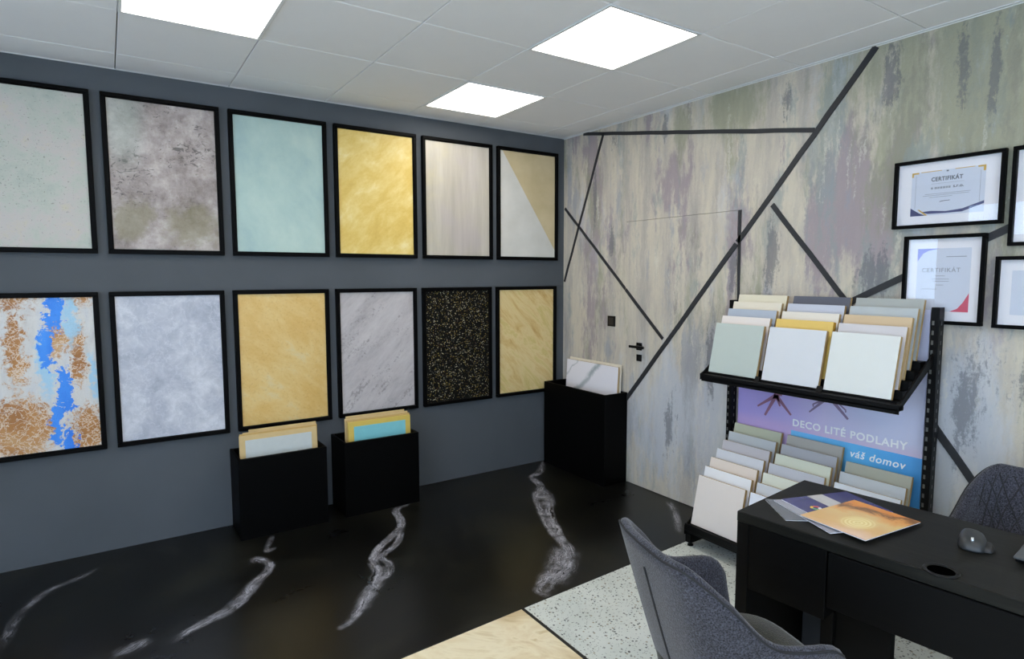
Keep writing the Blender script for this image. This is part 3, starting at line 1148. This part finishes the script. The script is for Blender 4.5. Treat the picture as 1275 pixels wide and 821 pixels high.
def wall_text(name, body, y, z, width, hscale, material, parent, xoff=WX, bold=.0, spacing=1.0, shear=0.0, split=False):
    M = Matrix.Translation((xoff, y, z)) @ Matrix(((0, 0, -1, 0), (-1, 0, 0, 0), (0, 1, 0, 0), (0, 0, 0, 1)))
    o = text_mesh(name, body, 1.0, material, parent, M, bold, spacing, (width, hscale), shear=shear)
    if not split:
        return tag(o, kind='stuff')
    # one object per letter: islands whose spans along y overlap belong to one letter (an accent with its letter)
    bm = bmesh.new()
    bm.from_mesh(o.data)
    bm.verts.ensure_lookup_table()
    seen, isl = set(), []
    for v in bm.verts:
        if v.index in seen:
            continue
        stack, cur = [v], []
        seen.add(v.index)
        while stack:
            a = stack.pop()
            cur.append(a)
            for e in a.link_edges:
                w = e.other_vert(a)
                if w.index not in seen:
                    seen.add(w.index)
                    stack.append(w)
        isl.append([min(q.co.y for q in cur), max(q.co.y for q in cur), set(q.index for q in cur)])
    isl.sort(key=lambda i: -i[1])
    letters = []
    for i in isl:
        if letters and min(i[1], letters[-1][1]) - max(i[0], letters[-1][0]) > .5 * (i[1] - i[0]):
            letters[-1][0] = min(letters[-1][0], i[0])
            letters[-1][1] = max(letters[-1][1], i[1])
            letters[-1][2] |= i[2]
        else:
            letters.append(i)
    bm.free()
    for lo_, hi_, ids in letters:
        b2 = bmesh.new()
        b2.from_mesh(o.data)
        bmesh.ops.delete(b2, geom=[v for v in b2.verts if v.index not in ids], context='VERTS')
        me = bpy.data.meshes.new('letter')
        b2.to_mesh(me)
        b2.free()
        me.materials.append(material)
        link('letter', me, parent)
    bpy.data.objects.remove(o)
    return None


wall_text('lettering', 'DECO LITÉ PODLAHY', -2.185, .735, .605, .056, M_white, poster, spacing=1.12, bold=.024, split=True)
wall_text('lettering', 'váš domov', -2.515, .637, .272, .056, M_white, poster, bold=.012, spacing=1.1, shear=.2, split=True)
M_stool = plain('printed_stool_brown', rgb(150, 104, 128), .5)
M_stool2 = plain('printed_stool_grey', rgb(140, 118, 150), .5)
M_shade = plain('printed_pale_patch', rgb(150, 134, 192), .5)


def leg2d(b, p, q, w0, w1):
    p, q = Vector(p), Vector(q)
    d = (q - p).normalized()
    n = Vector((-d.y, d.x))
    b.prism([tuple(p + n * w0), tuple(q + n * w1), tuple(q - n * w1), tuple(p - n * w0)], 'x', WX - .0003, WX + .0006)


b = MB()
top = (-2.075, .893)
for q, w in (((-1.955, .808), .006), ((-2.006, .762), .008), ((-2.172, .793), .007), ((-2.102, .832), .006)):
    leg2d(b, top, q, .012, w * .8)
leg2d(b, (-2.062, .899), (-2.112, .902), .010, .008)
b.build('stool_print', M_stool, poster)
b = MB()
leg2d(b, (-2.365, .915), (-2.280, .832), .009, .004)
leg2d(b, (-2.365, .918), (-2.300, .880), .006, .004)
leg2d(b, (-2.300, .882), (-2.302, .866), .004, .004)
leg2d(b, (-2.405, .920), (-2.495, .832), .010, .006)
leg2d(b, (-2.420, .925), (-2.482, .878), .005, .004)
leg2d(b, (-2.482, .878), (-2.480, .866), .004, .003)
b.build('stool_print', M_stool2, poster)


def stairs(x0, z0, dx, dz, n, back, drop=.02):
    """profile (x,z) of a stepped tray: treads for the boards, a sloping underside"""
    pts = []
    for k in range(n):
        x, z = x0 + dx * k, z0 + dz * k
        pts += [(x - .006, z), (x - .006 + dx - .002, z)]
        pts += [(x - .006 + dx - .002, z + dz)] if k < n - 1 else []
    xe = pts[-1][0]
    ze = pts[-1][1]
    pts += [(back, ze), (back, ze - drop - .02)]
    pts += [(x0 - .006, z0 - drop)]
    return pts


TILT = math.radians(12.5)
UX, UZ, UDX, UDZ = -.352, 1.030, .0525, .041
LX, LZ, LDX, LDZ = -.478, .131, .055, .0453
yl, yr = RYL, RY0 + .03
MB().prism(stairs(UX, UZ - .0045, UDX, UDZ, 5, -.086, .022), 'y', yr, yl).build('upper_tray', M_rack, rack)
b = MB()
b.box(UX - .052, UX - .006, RY0 + .0, RYL, .992, 1.012, .002)
for k in range(3):
    b.box(UX - .052 + k * .016, UX - .044 + k * .016, RY0 + .0, RYL, 1.010, 1.019, .001)
b.box(UX - .052, UX - .046, RY0, RYL, .978, 1.0, .001)
b.build('front_lip', M_rack, rack)
for yy in (RY0 + .004, RYL + .004):
    MB().prism([(UX - .055, .985), (UX - .055, 1.020), (UX - .03, 1.030), (-.07, 1.245), (-.07, 1.19)], 'y', yy - .004, yy + .004).build('tray_bracket', M_rack, rack)
for yy in (-2.1585, -2.507):
    MB().prism([(UX - .022, 1.012), (UX - .004, 1.045), (UX - .004, 1.0)], 'y', yy - .014, yy + .014).build('divider', M_rack, rack)

MB().prism(stairs(LX, LZ - .0045, LDX, LDZ, 7, -.086, .03), 'y', yr, yl).build('lower_tray', M_rack, rack)
b = MB()
b.box(LX - .040, LX - .006, RY0, RYL, .088, .126, .003)
b.box(LX - .043, LX - .034, RY0, RYL, .10, .140, .002)
b.build('front_lip', M_rack, rack)
for yy in (RY0 + .004, RYL + .004):
    MB().prism([(LX - .035, .07), (LX - .035, .12), (-.07, .44), (-.07, .30), (-.22, .07)], 'y', yy - .004, yy + .004).build('base_plate', M_rack, rack)
    y_ = yy + (.02 if yy < -2 else -.02)
    foot = MB().box(LX - .03, -.03, y_ - .02, y_ + .02, .022, .075, .003).build('foot', M_rack, rack)
    for fx in (LX - .005, -.06):
        MB().lathe([(0, 0), (.017, 0), (.017, .008), (.009, .012), (.009, .03), (0, .03)], 16, (fx, y_, 0)).build('levelling_foot', M_rack, foot)

CY = [(-1.985), (-2.3375), (-2.682)]
board_mats = {}


def coat(c):
    if c not in board_mats:
        board_mats[c] = plain('coating_%d_%d_%d' % c, rgb(*c), .45, var=.03, scale=14)
    return board_mats[c]


bm_core = MB().box(0, .018, -.1575, .1575, 0, .292, .0008)
MESH_CACHE = {}


def sample_board(x, y, z, h, color, label, group, k=.018, core=None):
    key_ = (round(h, 3), k)
    t = thing('sample_board', label, 'sample board', (x, y, z), (0, TILT, random.uniform(-.004, .004)), group)
    if key_ not in MESH_CACHE:
        o1 = MB().box(.002, .002 + k, -.1575, .1575, 0, h, .0008).build('board', core or M_mdf, t)
        MESH_CACHE[key_] = o1.data
    else:
        o1 = link('board', MESH_CACHE[key_], t)
    MB().box(0, .002, -.1575, .1575, 0, h).build('facing', coat(color), t)
    return t


bm_core.bm.free()
col_name = ['left', 'middle', 'right']
ordn = {0: 'front', 1: 'second', 2: 'third', 3: 'fourth', 4: 'fifth', 5: 'sixth', 6: 'rearmost'}
M_goldcore = plain('gold_painted_core', rgb(196, 150, 50), .55)
upper = {
    0: [((180, 188, 180), 'sage grey'), ((222, 213, 206), 'pinkish cream'), ((168, 176, 188), 'blue grey'), ((220, 211, 192), 'warm cream'), ((216, 208, 184), 'pale sand')],
    1: [((208, 209, 211), 'off-white'), ((220, 186, 100), 'mustard gold'), ((220, 213, 199), 'ivory'), ((188, 191, 202), 'lavender grey'), ((84, 86, 98), 'dark slate')],
    2: [((216, 217, 211), 'plain white'), ((202, 197, 197), 'pale mauve grey'), ((202, 177, 142), 'tan'), ((176, 181, 181), 'cool grey'), ((162, 165, 160), 'stone grey')]}
for c in upper:
    for k, (cl, nm) in enumerate(upper[c]):
        pos_ = ordn[k] if k < 4 else 'rearmost'
        lab = '%s board, %s in %s stack, upper rack tray' % (nm, pos_ if k in (0, 4) else pos_ + ' from the front', col_name[c])
        sample_board(UX + UDX * k, CY[c] + random.uniform(-.003, .003), UZ + UDZ * k + (.002 if (c, k) == (1, 1) else 0), .2925, cl, lab, 'sample boards on the upper rack tray', .024 if (c, k) == (1, 1) else .018, M_goldcore if (c, k) == (1, 1) else None)
lower = {
    0: [((222, 212, 204), 'rosy beige'), ((232, 232, 234), 'bright white'), ((224, 211, 199), 'peach beige'), ((208, 210, 216), 'cool pale grey'), ((196, 192, 196), 'mauve grey'), ((188, 192, 194), 'silver grey'), ((184, 187, 164), 'sage green')],
    1: [((228, 230, 238), 'bluish white'), ((203, 206, 211), 'pale grey'), ((214, 217, 203), 'greenish cream'), ((190, 192, 200), 'steel grey'), ((220, 223, 204), 'pale lime cream'), ((178, 178, 183), 'mid grey'), ((176, 173, 166), 'taupe')],
    2: [((225, 228, 234), 'snow white'), ((204, 209, 213), 'light grey'), ((181, 181, 164), 'khaki grey')]}
for c in lower:
    n_ = len(lower[c])
    for k, (cl, nm) in enumerate(lower[c]):
        kk = k if c < 2 else k + 4
        h = .290 if c < 2 else .224
        pos_ = 'front' if k == 0 else ('rearmost' if k == n_ - 1 else ordn[k] + ' from the front')
        if c == 2:
            pos_ = ['lowest visible', 'middle', 'rearmost'][k]
        lab = '%s board, %s in %s stack, lower rack tray' % (nm, pos_, col_name[c])
        sample_board(LX + LDX * kk, CY[c] + random.uniform(-.003, .003), LZ + LDZ * kk, h, cl, lab, 'sample boards on the lower rack tray')

# ---------------------------------------------------------------- framed certificates on the right wall
def certificate(label, y0, y1, z0, z1, kind):
    t = thing('framed_certificate', label, 'certificate', (0, (y0 + y1) / 2, z0), group='framed certificates on the plastered wall')
    w2, hh = abs(y1 - y0) / 2, z1 - z0
    r = .016
    m = MB()
    for (a0, a1, c0, c1) in [(-w2, w2, 0, r), (-w2, w2, hh - r, hh), (-w2, -w2 + r, r, hh - r), (w2 - r, w2, r, hh - r)]:
        m.box(-.036, -.008, a0, a1, c0, c1, .0015)
    m.build('frame', M_frame, t)
    MB().box(-.016, -.008, -w2 + r, w2 - r, r, hh - r).build('mount', M_paper, t)
    MB().box(-.026, -.0245, -w2 + r, w2 - r, r, hh - r).build('glass_pane', M_glass, t)
    X = -.0165

    def flat(name, pts, material, parent, lift=.0):
        return MB().prism(pts, 'x', X - .0006 - lift, X - lift).build(name, material, parent)
    if kind == 'landscape':
        a, b_, c0, c1 = w2 - .075, -(w2 - .075), .058, hh - .058     # left y is larger
        sheet = MB().box(X - .0004, -.016, b_, a, c0, c1).build('certificate_sheet', M_certpaper, t)
        W, Hh = a - b_, c1 - c0
        P = lambda u, v: (a - u * W, c0 + v * Hh)
        flat('corner_print', [P(0, .9), P(0, 1), P(.1, 1), P(.1, .965), P(.025, .965), P(.025, .9)], M_gold, sheet, .0005)
        flat('corner_print', [P(.9, 1), P(1, 1), P(1, .88), P(.97, .88), P(.97, .965), P(.9, .965)], M_gold, sheet, .0005)
        flat('border_print', [P(.13, .985), P(.42, .985), P(.42, 1.0), P(.13, 1.0)], M_gold, sheet, .0005)
        flat('border_print', [P(.6, .985), P(.86, .985), P(.86, 1.0), P(.6, 1.0)], M_gold, sheet, .0005)
        flat('wave_print', [P(0, 0), P(.22, 0), P(.13, .06), P(0, .19)], M_navyink, sheet, .0005)
        flat('wave_print', [P(.15, .085), P(.3, .1), P(.5, .07), P(.72, .10), P(1, .24), P(1, .18), P(.72, .035), P(.5, .03), P(.25, .035)], M_navyink, sheet, .0005)
        flat('wave_line', [P(.10, .145), P(.13, .145), P(.25, .0), P(.22, .0)], M_gold, sheet, .0007)
        flat('border_line', [P(.06, .16), P(.064, .16), P(.064, .93), P(.06, .93)], M_inklight, sheet, .0005)
        flat('border_line', [P(.936, .22), P(.94, .22), P(.94, .90), P(.936, .90)], M_inklight, sheet, .0005)
        flat('emblem', [P(.485, .955), P(.515, .955), P(.515, .985), P(.485, .985)], M_ink, sheet, .0005)
        wall_text('lettering', 'CERTIFIKÁT', a - .28 * W, c0 + .765 * Hh, .43 * W, .026, M_ink, sheet, X - .0008, .03, 1.1)
        lines = M_inklight
        rows = [(.28, .73, .705, .006), (.2, .82, .475, .010), (.17, .80, .44, .010), (.26, .58, .40, .010)]
        for u0, u1, v, th in rows:
            flat('text_line', [P(u0, v), P(u1, v), P(u1, v + th), P(u0, v + th)], lines, sheet, .0005)
        # a company name too blurred to read, set as short dashes, then the legible legal form
        for u0, u1 in ((.28, .31), (.33, .365), (.372, .40), (.408, .44), (.448, .48), (.487, .515), (.522, .55)):
            flat('text_dash', [P(u0, .585), P(u1, .585), P(u1, .63), P(u0, .63)], M_inklight, sheet, .0005)
        wall_text('lettering', 's.r.o.', a - .585 * W, c0 + .587 * Hh, .14 * W, .020, M_ink, sheet, X - .0008, .02)
        flat('signature', [P(.41, .285), P(.46, .30), P(.55, .305), P(.55, .318), P(.45, .313), P(.41, .298)], M_ink, sheet, .0005)
    else:
        a, b_, c0, c1 = w2 - .058, -(w2 - .058), .060, hh - .062
        sheet = MB().box(X - .0004, -.016, b_, a, c0, c1).build('certificate_sheet', M_certpaper, t)
        W, Hh = a - b_, c1 - c0
        P = lambda u, v: (a - u * W, c0 + v * Hh)
        if kind == 'portrait':
            flat('corner_print', [P(0, 1), P(.42, 1), P(.2, .965), P(.1, .92), P(0, .80)], M_lilacink, sheet, .0005)
            flat('corner_print', [P(1, 0), P(.66, 0), P(.8, .05), P(.9, .15), P(1, .30)], M_red, sheet, .0005)
            flat('text_line', [P(.55, .86), P(.92, .86), P(.92, .873), P(.55, .873)], M_inklight, sheet, .0005)
            wall_text('lettering', 'CERTIFIKÁT', a - .10 * W, c0 + .625 * Hh, .72 * W, .028, M_inklight, sheet, X - .0008, .01, 1.15)
            for u0, u1, v in ((.36, .54, .56), (.3, .62, .51), (.32, .62, .475), (.38, .52, .415), (.1, .4, .35)):
                flat('text_line', [P(u0, v), P(u1, v), P(u1, v + .008), P(u0, v + .008)], M_inklight, sheet, .0005)
        else:
            for u0, u1, v in ((.2, .8, .86), (.2, .7, .80), (.15, .85, .5)):
                flat('text_line', [P(u0, v), P(u1, v), P(u1, v + .008), P(u0, v + .008)], M_inklight, sheet, .0005)
    return t


certificate('landscape black-framed certificate with gold and navy corners', -3.103, -2.654, 1.820, 2.142, 'landscape')
certificate('portrait black-framed certificate with a crimson corner, behind the rack post', -3.051, -2.715, 1.364, 1.782, 'portrait')
certificate('upper black-framed certificate cut by the right picture edge', -3.47, -3.127, 1.720, 2.142, 'plain')
certificate('lower black-framed certificate cut by the right picture edge', -3.54, -3.090, 1.361, 1.676, 'plain')

# ---------------------------------------------------------------- desk
def desk_mat(name, cols, rough):
    n = NT(name)
    v = n.obj()
    g = n.noise(n.mapp(v, (1.2, 22, 22)), 3, 6, .6)
    col = n.ramp(g, [(.3, cols[0]), (.55, cols[1]), (.75, cols[2])])
    n.bump(g, .12, .001)
    return n.done(col, rough, spec=.12)


M_desk = desk_mat('shaded_black_stained_wood', (rgb(3, 3, 3), rgb(5, 5, 5), rgb(9, 9, 8)), .6)  # shade on the desk's upright faces is put into this darker stain
M_desktop = desk_mat('overhead_lit_black_desktop', (rgb(19, 19, 17), rgb(28, 28, 25), rgb(40, 40, 35)), .45)  # same wood made paler: overhead light on the top put into the colour
M_deskgrey = plain('grey_stained_panel', rgb(56, 56, 58), .6, var=.15, scale=9)
ang = math.atan2(-.994, .106)
desk = thing('desk', 'black wooden office desk with hanging drawer fronts at the lower right', 'desk', (-1.441, -2.833, 0), (0, 0, ang))
# local: x along the front towards the picture's right, y towards the wall
L, D, T = 1.75, .52, .75
MB().box(0, L, 0, D,   .711, T, .003).build('desk_top', M_desktop, desk)
MB().box(0, .045, .004, D - .01, 0, .711, .0015).build('end_panel', M_desk, desk)
MB().box(L - .045, L, .004, D - .01, 0, .711, .0015).build('end_panel', M_desk, desk)
cab = MB().box(.046, .312, .006, .44, .474, .7105, .0015).build('side_cabinet', M_desk, desk)
MB().box(.317, L - .05, .004, .024, .521, .706, .003).build('front_panel', M_desk, desk)
MB().box(.046, .150, .455, .475, .06, .71).build('modesty_panel', M_deskgrey, desk)
MB().box(.272, .312, .08, .42, 0, .473, .0015).build('leg_panel', M_desk, desk)
MB().box(.312, .478, .10, .14, 0, .71, .0015).build('leg_panel', M_desk, desk)
MB().box(.64, .70, .10, .45, 0, .71, .0015).build('leg_panel', M_desk, desk)


def to_desk(x, y):
    dx, dy = x + 1.441, y + 2.833
    return (.106 * dx - .994 * dy, .994 * dx + .106 * dy)


gc = to_desk(-1.345, -3.443)
b = MB()
b.lathe([(.034, 0), (.046, 0), (.046, .003), (.042, .0045), (.037, .0045), (.034, .002)], 40, (gc[0], gc[1] , T))
ring = b.build('cable_grommet', plain('black_plastic_ring', rgb(14, 14, 14), .45, spec=.2), desk, smooth=True)
b = MB()
b.lathe([(0, .0012), (.034, .0012), (.034, 0), (0, 0)], 40, (gc[0], gc[1], T))
b.build('opening_shade_disc', plain('hole_shade_black', rgb(2, 2, 2), .9, spec=0), ring)  # solid black disc, its colour standing for the shade inside the cable hole


def sheet_thing(name, label, c, axis, w, h, z, th, material, group='brochures on the desk', curl=0.0):
    """w along axis, h across; thin stapled brochure"""
    t = thing(name, label, 'brochure', (c[0], c[1], z), (0, 0, math.atan2(axis[1], axis[0])), group)
    b = MB()
    n = 8
    rows = []
    for s_ in (0, 1):
        pass
    cover = MB().box(-w / 2, w / 2, -h / 2, h / 2, th * .72, th, .0002).build('cover', material, t)
    MB().box(-w / 2 + .001, w / 2 - .001, -h / 2 + .001, h / 2 - .001, 0, th * .72).build('pages', M_paper, t)
    b.bm.free()
    return t, cover


def orange_mat():
    n = NT('orange_dune_cover')
    v = n.obj()
    s_ = n.xyz(v)
    w = n.noise(v, 9, 6, .6, .8)
    f = n.math('ADD', n.math('ADD', n.math('MULTIPLY', s_[0], 2.4), n.math('MULTIPLY', s_[1], .6)), n.math('MULTIPLY', n.math('SUBTRACT', w, .5), .5))
    col = n.ramp(n.math('ADD', f, .5), [(.05, rgb(222, 186, 160)), (.3, rgb(210, 166, 106)), (.55, rgb(214, 180, 120)), (.65, rgb(216, 152, 84)), (.72, rgb(112, 74, 44)), (.78, rgb(214, 136, 60)), (1, rgb(224, 150, 62))])
    # water ripple rings
    m = n.vadd(v, (-.04, -.02, 0), 'SUBTRACT')
    ln = n.new('ShaderNodeVectorMath', operation='LENGTH')
    n.put(ln.inputs[0], n.vadd(m, (1, 1.25, 0), 'MULTIPLY'))
    d = n.math('ADD', ln.outputs['Value'], n.math('MULTIPLY', w, .006))
    ringw = n.math('MULTIPLY', n.math('ADD', n.math('SINE', n.math('MULTIPLY', d, 440)), 1.0), .5)
    ringw = n.math('MULTIPLY', ringw, n.step(d, .075, .045))
    col = n.mix(n.math('MULTIPLY', n.step(d, .09, .03), .6), col, rgb(224, 206, 130))
    col = n.mix(n.math('MULTIPLY', ringw, .55), col, rgb(246, 232, 178))
    return n.done(col, .28)


def navy_mat():
    n = NT('navy_brochure_cover')
    v = n.obj()
    s_ = n.xyz(v)
    col = n.mix(n.noise(v, 8, 4), rgb(46, 44, 92), rgb(62, 60, 118))
    e = n.math('ADD', s_[0], n.math('MULTIPLY', s_[1], .0))
    band = n.math('MULTIPLY', n.step(e, -.035, -.030), n.step(e, .038, .033))
    col = n.mix(band, col, n.mix(n.noise(v, 20, 4), rgb(176, 172, 170), rgb(200, 196, 196)))
    return n.done(col, .25)


t, cv = sheet_thing('brochure', 'grey brochure at the bottom of the desk pile, its corner furthest left', (-1.228, -2.975), (.80, -.60), .235, .20, T, .003, plain('grey_gloss_cover', rgb(96, 98, 104), .25))
t, cv = sheet_thing('brochure', 'white-edged brochure under the navy one in the desk pile', (-1.212, -3.035), (.38, .925), .30, .215, T + .0032, .004, plain('grey_white_cover', rgb(150, 150, 160), .25))
t, cv = sheet_thing('brochure', 'navy brochure with pale band and coloured ring under the orange one', (-1.125, -3.018), (.95, -.312), .293, .212, T + .0074, .004, navy_mat())
b = MB()
for k, c in enumerate(()):
    pass
b.bm.free()
segs = [(rgb(210, 70, 50), 0), (rgb(230, 190, 60), 1), (rgb(70, 150, 90), 2), (rgb(220, 220, 232), 3)]
for c, k in segs:
    m = MB()
    pts = []
    a0, a1 = k * PI / 2 + .1, (k + 1) * PI / 2 - .05
    ro, ri = .019, .009
    for i in range(7):
        a = a0 + (a1 - a0) * i / 6
        pts.append((-.088 + ro * math.cos(a), -.002 + ro * math.sin(a)))
    for i in range(7):
        a = a1 + (a0 - a1) * i / 6
        pts.append((-.088 + ri * math.cos(a), -.002 + ri * math.sin(a)))
    m.prism(pts, 'z', .004, .0043)
    m.build('ring_logo', plain('ring_logo_ink', c, .4), cv)
t, cv = sheet_thing('brochure', 'orange brochure with sand dunes and a water ripple, on top of the pile', (-1.187, -3.134), (.995, -.10), .302, .233, T + .0116, .004, orange_mat())

# computer mouse
ms = thing('computer_mouse', 'dark grey computer mouse lying on the black desk', 'mouse', (-1.082, -3.425, T), (0, 0, math.radians(197)))


def dome(nx, ny, L_, W_, Hh, skew=0.0):
    rows = []
    for i in range(nx + 1):
        v = i / nx
        row = []
        for j in range(ny):
            a = 2 * PI * j / ny
            ca, sa = math.cos(a), math.sin(a)
            e = .72
            x = math.copysign(abs(ca) ** e, ca) * L_ / 2
            y = math.copysign(abs(sa) ** e, sa) * W_ / 2
            ph = v * PI / 2
            k = math.cos(ph) ** .62
            z = Hh * math.sin(ph) * (1.0 - .22 * (x * k / (L_ / 2)) - .12 * (y * k / (W_ / 2)))
            row.append(Vector((x * k, y * k * (1 - .06 * x / (L_ / 2)), z + .003)))
        rows.append(row)
    return rows


b = MB()
r_ = dome(10, 28, .118, .074, .040)
b.grid(r_, True)
b.bm.faces.new([v for v in b.bm.verts][:28][::-1])
M_mouse = plain('graphite_rubber', rgb(42, 44, 46), .42, var=.1)
body = b.build('mouse_body', M_mouse, ms, smooth=True)
b = MB()
b.tube([(.036, -.004, .0325), (.036, .004, .0325)], .0095, 18)
b.build('scroll_wheel', plain('bright_metal_wheel', rgb(190, 192, 192), .25, metal=.8), ms, smooth=True)
b = MB()
b.grid(dome(5, 20, .062, .040, .018), True)
o = b.build('thumb_rest', plain('black_rubber', rgb(24, 24, 25), .5), ms, smooth=True)
o.location = (.006, .036, 0)

# laptop whose corner enters at the right edge
lp = thing('laptop', 'dark grey thin laptop corner at the right edge of the desk', 'laptop', (-1.09, -3.534, T + .0006), (0, 0, math.atan2(-.994, .106)))
M_lap = plain('dark_grey_aluminium', rgb(86, 88, 90), .4, metal=.4)
MB().box(.0, .33, -.02, .21, .012, .019, .002).build('lid', M_lap, lp)
MB().box(.004, .326, -.014, .206, .003, .012, .002).build('base', M_black, lp)
b = MB()
for fx in (.03, .3):
    for fy in (.0, .19):
        b.lathe([(0, 0), (.008, 0), (.008, .004), (0, .004)], 10, (fx, fy, 0))
b.build('rubber_feet', M_black, lp)

# ---------------------------------------------------------------- upholstered shell chairs
def fabric(name, c0, c1, bluish=0):
    n = NT(name)
    v = n.obj()
    w1 = n.noise(v, 230, 2, .6)
    w2 = n.noise(v, 7, 4)
    c = n.voro(v, 210)
    f = n.math('ADD', n.math('MULTIPLY', w1, .7), n.math('ADD', n.math('MULTIPLY', c, .35), n.math('MULTIPLY', w2, .15)))
    col = n.ramp(f, [(.42, c0), (.80, c1)])
    n.bump(f, .6, .003)
    n.b.inputs['Sheen Weight'].default_value = .25
    return n.done(col, .9, spec=.15)


M_fab = fabric('charcoal_woven_fabric', rgb(14, 14, 16), rgb(74, 74, 84))
M_seatfab = fabric('dark_olive_grey_woven_fabric', rgb(13, 12, 9), rgb(52, 50, 36))
M_pipe = plain('dark_piping', rgb(28, 28, 31), .8)


def catmull(P, t):
    n = len(P) - 1
    f = max(0, min(n - 1e-6, t * n))
    i = int(f)
    u = f - i
    p0, p1, p2, p3 = P[max(i - 1, 0)], P[i], P[i + 1], P[min(i + 2, n)]
    return tuple(.5 * ((2 * b) + (-a + c) * u + (2 * a - 5 * b + 4 * c - d) * u * u + (-a + 3 * b - 3 * c + d) * u ** 3) for a, b, c, d in zip(p0, p1, p2, p3))


# plan of the shell rim (half): back centre -> corner -> arm front; x forward, y left
HALF = [(-.298, 0.0), (-.294, .10), (-.276, .180), (-.215, .236), (-.11, .268), (.02, .280), (.145, .277)]
HZ = [.845, .845, .843, .775, .665, .636, .634]


def ssm(a, b, x):
    t = max(0, min(1, (x - a) / (b - a)))
    return t * t * (3 - 2 * t)


def rim(s):
    """s in -1..1 along the shell from the left arm front over the back to the right arm front"""
    a = abs(s)
    x, y = catmull(HALF, a)
    (z,) = catmull([(q,) for q in HZ], a)
    if a > .86:
        k = (a - .86) / .14
        z = .634 - .15 * (1 - math.sqrt(max(0, 1 - k * k)))
    return x, (y if s <= 0 else -y), z


ZB = .372


def shell_pt(s, v, inner=False):
    x, y, z = rim(s)
    a = abs(s)
    k = .80 + .20 * v ** .75
    th = .046
    e = 1e-3
    xa, ya, _ = rim(max(-1, s - e))
    xb, yb, _ = rim(min(1, s + e))
    d = Vector((xb - xa, yb - ya, 0)).normalized()
    nrm = Vector((d.y, -d.x, 0))           # inward or outward; fixed below
    if nrm.dot(Vector((-x + .0, -y, 0))) < 0:
        nrm = -nrm
    zz = ZB + (z - ZB) * v
    P = Vector((x * k + (1 - v) * .02, y * k, zz))
    # the back leans backwards
    P.x -= .07 * (1 - ssm(.25, .6, a)) * (v - .5)
    if inner:
        P += nrm * th * (1 - .25 * v)
    return P


def make_chair(label, loc, rotz, quilt=True):
    t = thing('upholstered_armchair', label, 'chair', loc, (0, 0, rotz), 'charcoal shell armchairs at the desk')
    ns, nv = 64, 14
    Ss = [-1 + 2 * i / ns for i in range(ns + 1)]
    rows = []
    for j in range(nv + 1):
        rows.append([shell_pt(s_, j / nv) for s_ in Ss])
    # rounded rim
    for q in (.25, .5, .75):
        row = []
        for s_ in Ss:
            o, i = shell_pt(s_, 1), shell_pt(s_, 1, True)
            m = o.lerp(i, q)
            m.z += .014 * math.sin(PI * q)
            row.append(m)
        rows.append(row)
    for j in range(nv, -1, -1):
        rows.append([shell_pt(s_, j / nv, True) for s_ in Ss])
    b = MB()
    V = b.grid(rows)
    for side in (0, -1):
        ring_ = [r[side] for r in V]
        # rounded arm fronts
        n_ = len(ring_)
        for k in range(n_ // 2 - 1):
            q = [ring_[k], ring_[k + 1], ring_[n_ - 2 - k], ring_[n_ - 1 - k]]
            try:
                b.bm.faces.new(q)
            except ValueError:
                pass
    for i in range(ns):
        b.bm.faces.new((V[0][i], V[-1][i], V[-1][i + 1], V[0][i + 1]))
    shell = b.build('shell', M_fab, t, smooth=True)
    # seat cushion
    b = MB()
    n1 = 36
    prof = [(0.0, .492), (.5, .492), (.82, .488), (.95, .472), (1.0, .44), (.97, .40), (.80, .385), (0.0, .385)]
    R_ = []
    for k, (r, z) in enumerate(prof):
        row = []
        for j in range(n1):
            a = 2 * PI * j / n1
            ca, sa = math.cos(a), math.sin(a)
            x = .005 + r * math.copysign(abs(ca) ** .62, ca) * .222
            y = r * math.copysign(abs(sa) ** .62, sa) * .210
            row.append(Vector((x, y, z)))
        R_.append(row)
    b.grid(R_[1:-1], True)
    b.bm.verts.ensure_lookup_table()
    vs = list(b.bm.verts)
    b.bm.faces.new(vs[:n1])
    b.bm.faces.new(vs[-n1:])
    seat = b.build('seat', M_seatfab, t, smooth=True)
    # piping along the rim and two upright seams on the outer back
    b = MB()
    pts = []
    for i in range(2, ns - 1):
        o = shell_pt(Ss[i], 1)
        i2 = shell_pt(Ss[i], 1, True)
        m = o.lerp(i2, .06)
        m.z += .004
        pts.append(m)
    b.tube(pts, .0035, 6)
    pts = []
    for j in range(0, nv + 1):
        v = j / nv * .86
        p_ = shell_pt(-.02, v)
        out = (p_ - shell_pt(-.02, v, True)).normalized()
        pts.append(p_ + out * .0008)
    b.tube(pts, .004, 6)
    b.build('piping', M_pipe, shell, smooth=True)
    if quilt:
        b = MB()
        for k in range(-8, 9):
            for sg in (-1, 1):
                pts = []
                for j in range(25):
                    v = .16 + .8 * j / 24
                    s_ = k * .105 + sg * (v - .5) * .42
                    if abs(s_) < .50:
                        i_ = shell_pt(s_, v, True)
                        o_ = shell_pt(s_, v)
                        pts.append(i_ + (i_ - o_).normalized() * .0005)
                if len(pts) > 2:
                    b.tube(pts, .0022, 5)
        b.build('quilt_stitching', M_pipe, shell, smooth=True)
    # base
    b = MB()
    b.box(-.15, .15, -.14, .14, .366, .388, .004)
    b.build('seat_base', M_metalblack, t)
    for sx in (-1, 1):
        for sy in (-1, 1):
            b = MB()
            b.tube([(sx * .13, sy * .12, .375), (sx * .235, sy * .225, .0)], .016, 12, r2=.010)
            b.build('leg', M_metalblack, t, smooth=True)
    return t


make_chair('charcoal woven armchair in the foreground turned to the desk, seen from behind', (-1.776, -3.094, 0), math.radians(-17), True)
make_chair('charcoal quilted armchair behind the desk beside the right picture edge', (-.700, -3.475, 0), math.radians(180 + 8), True)
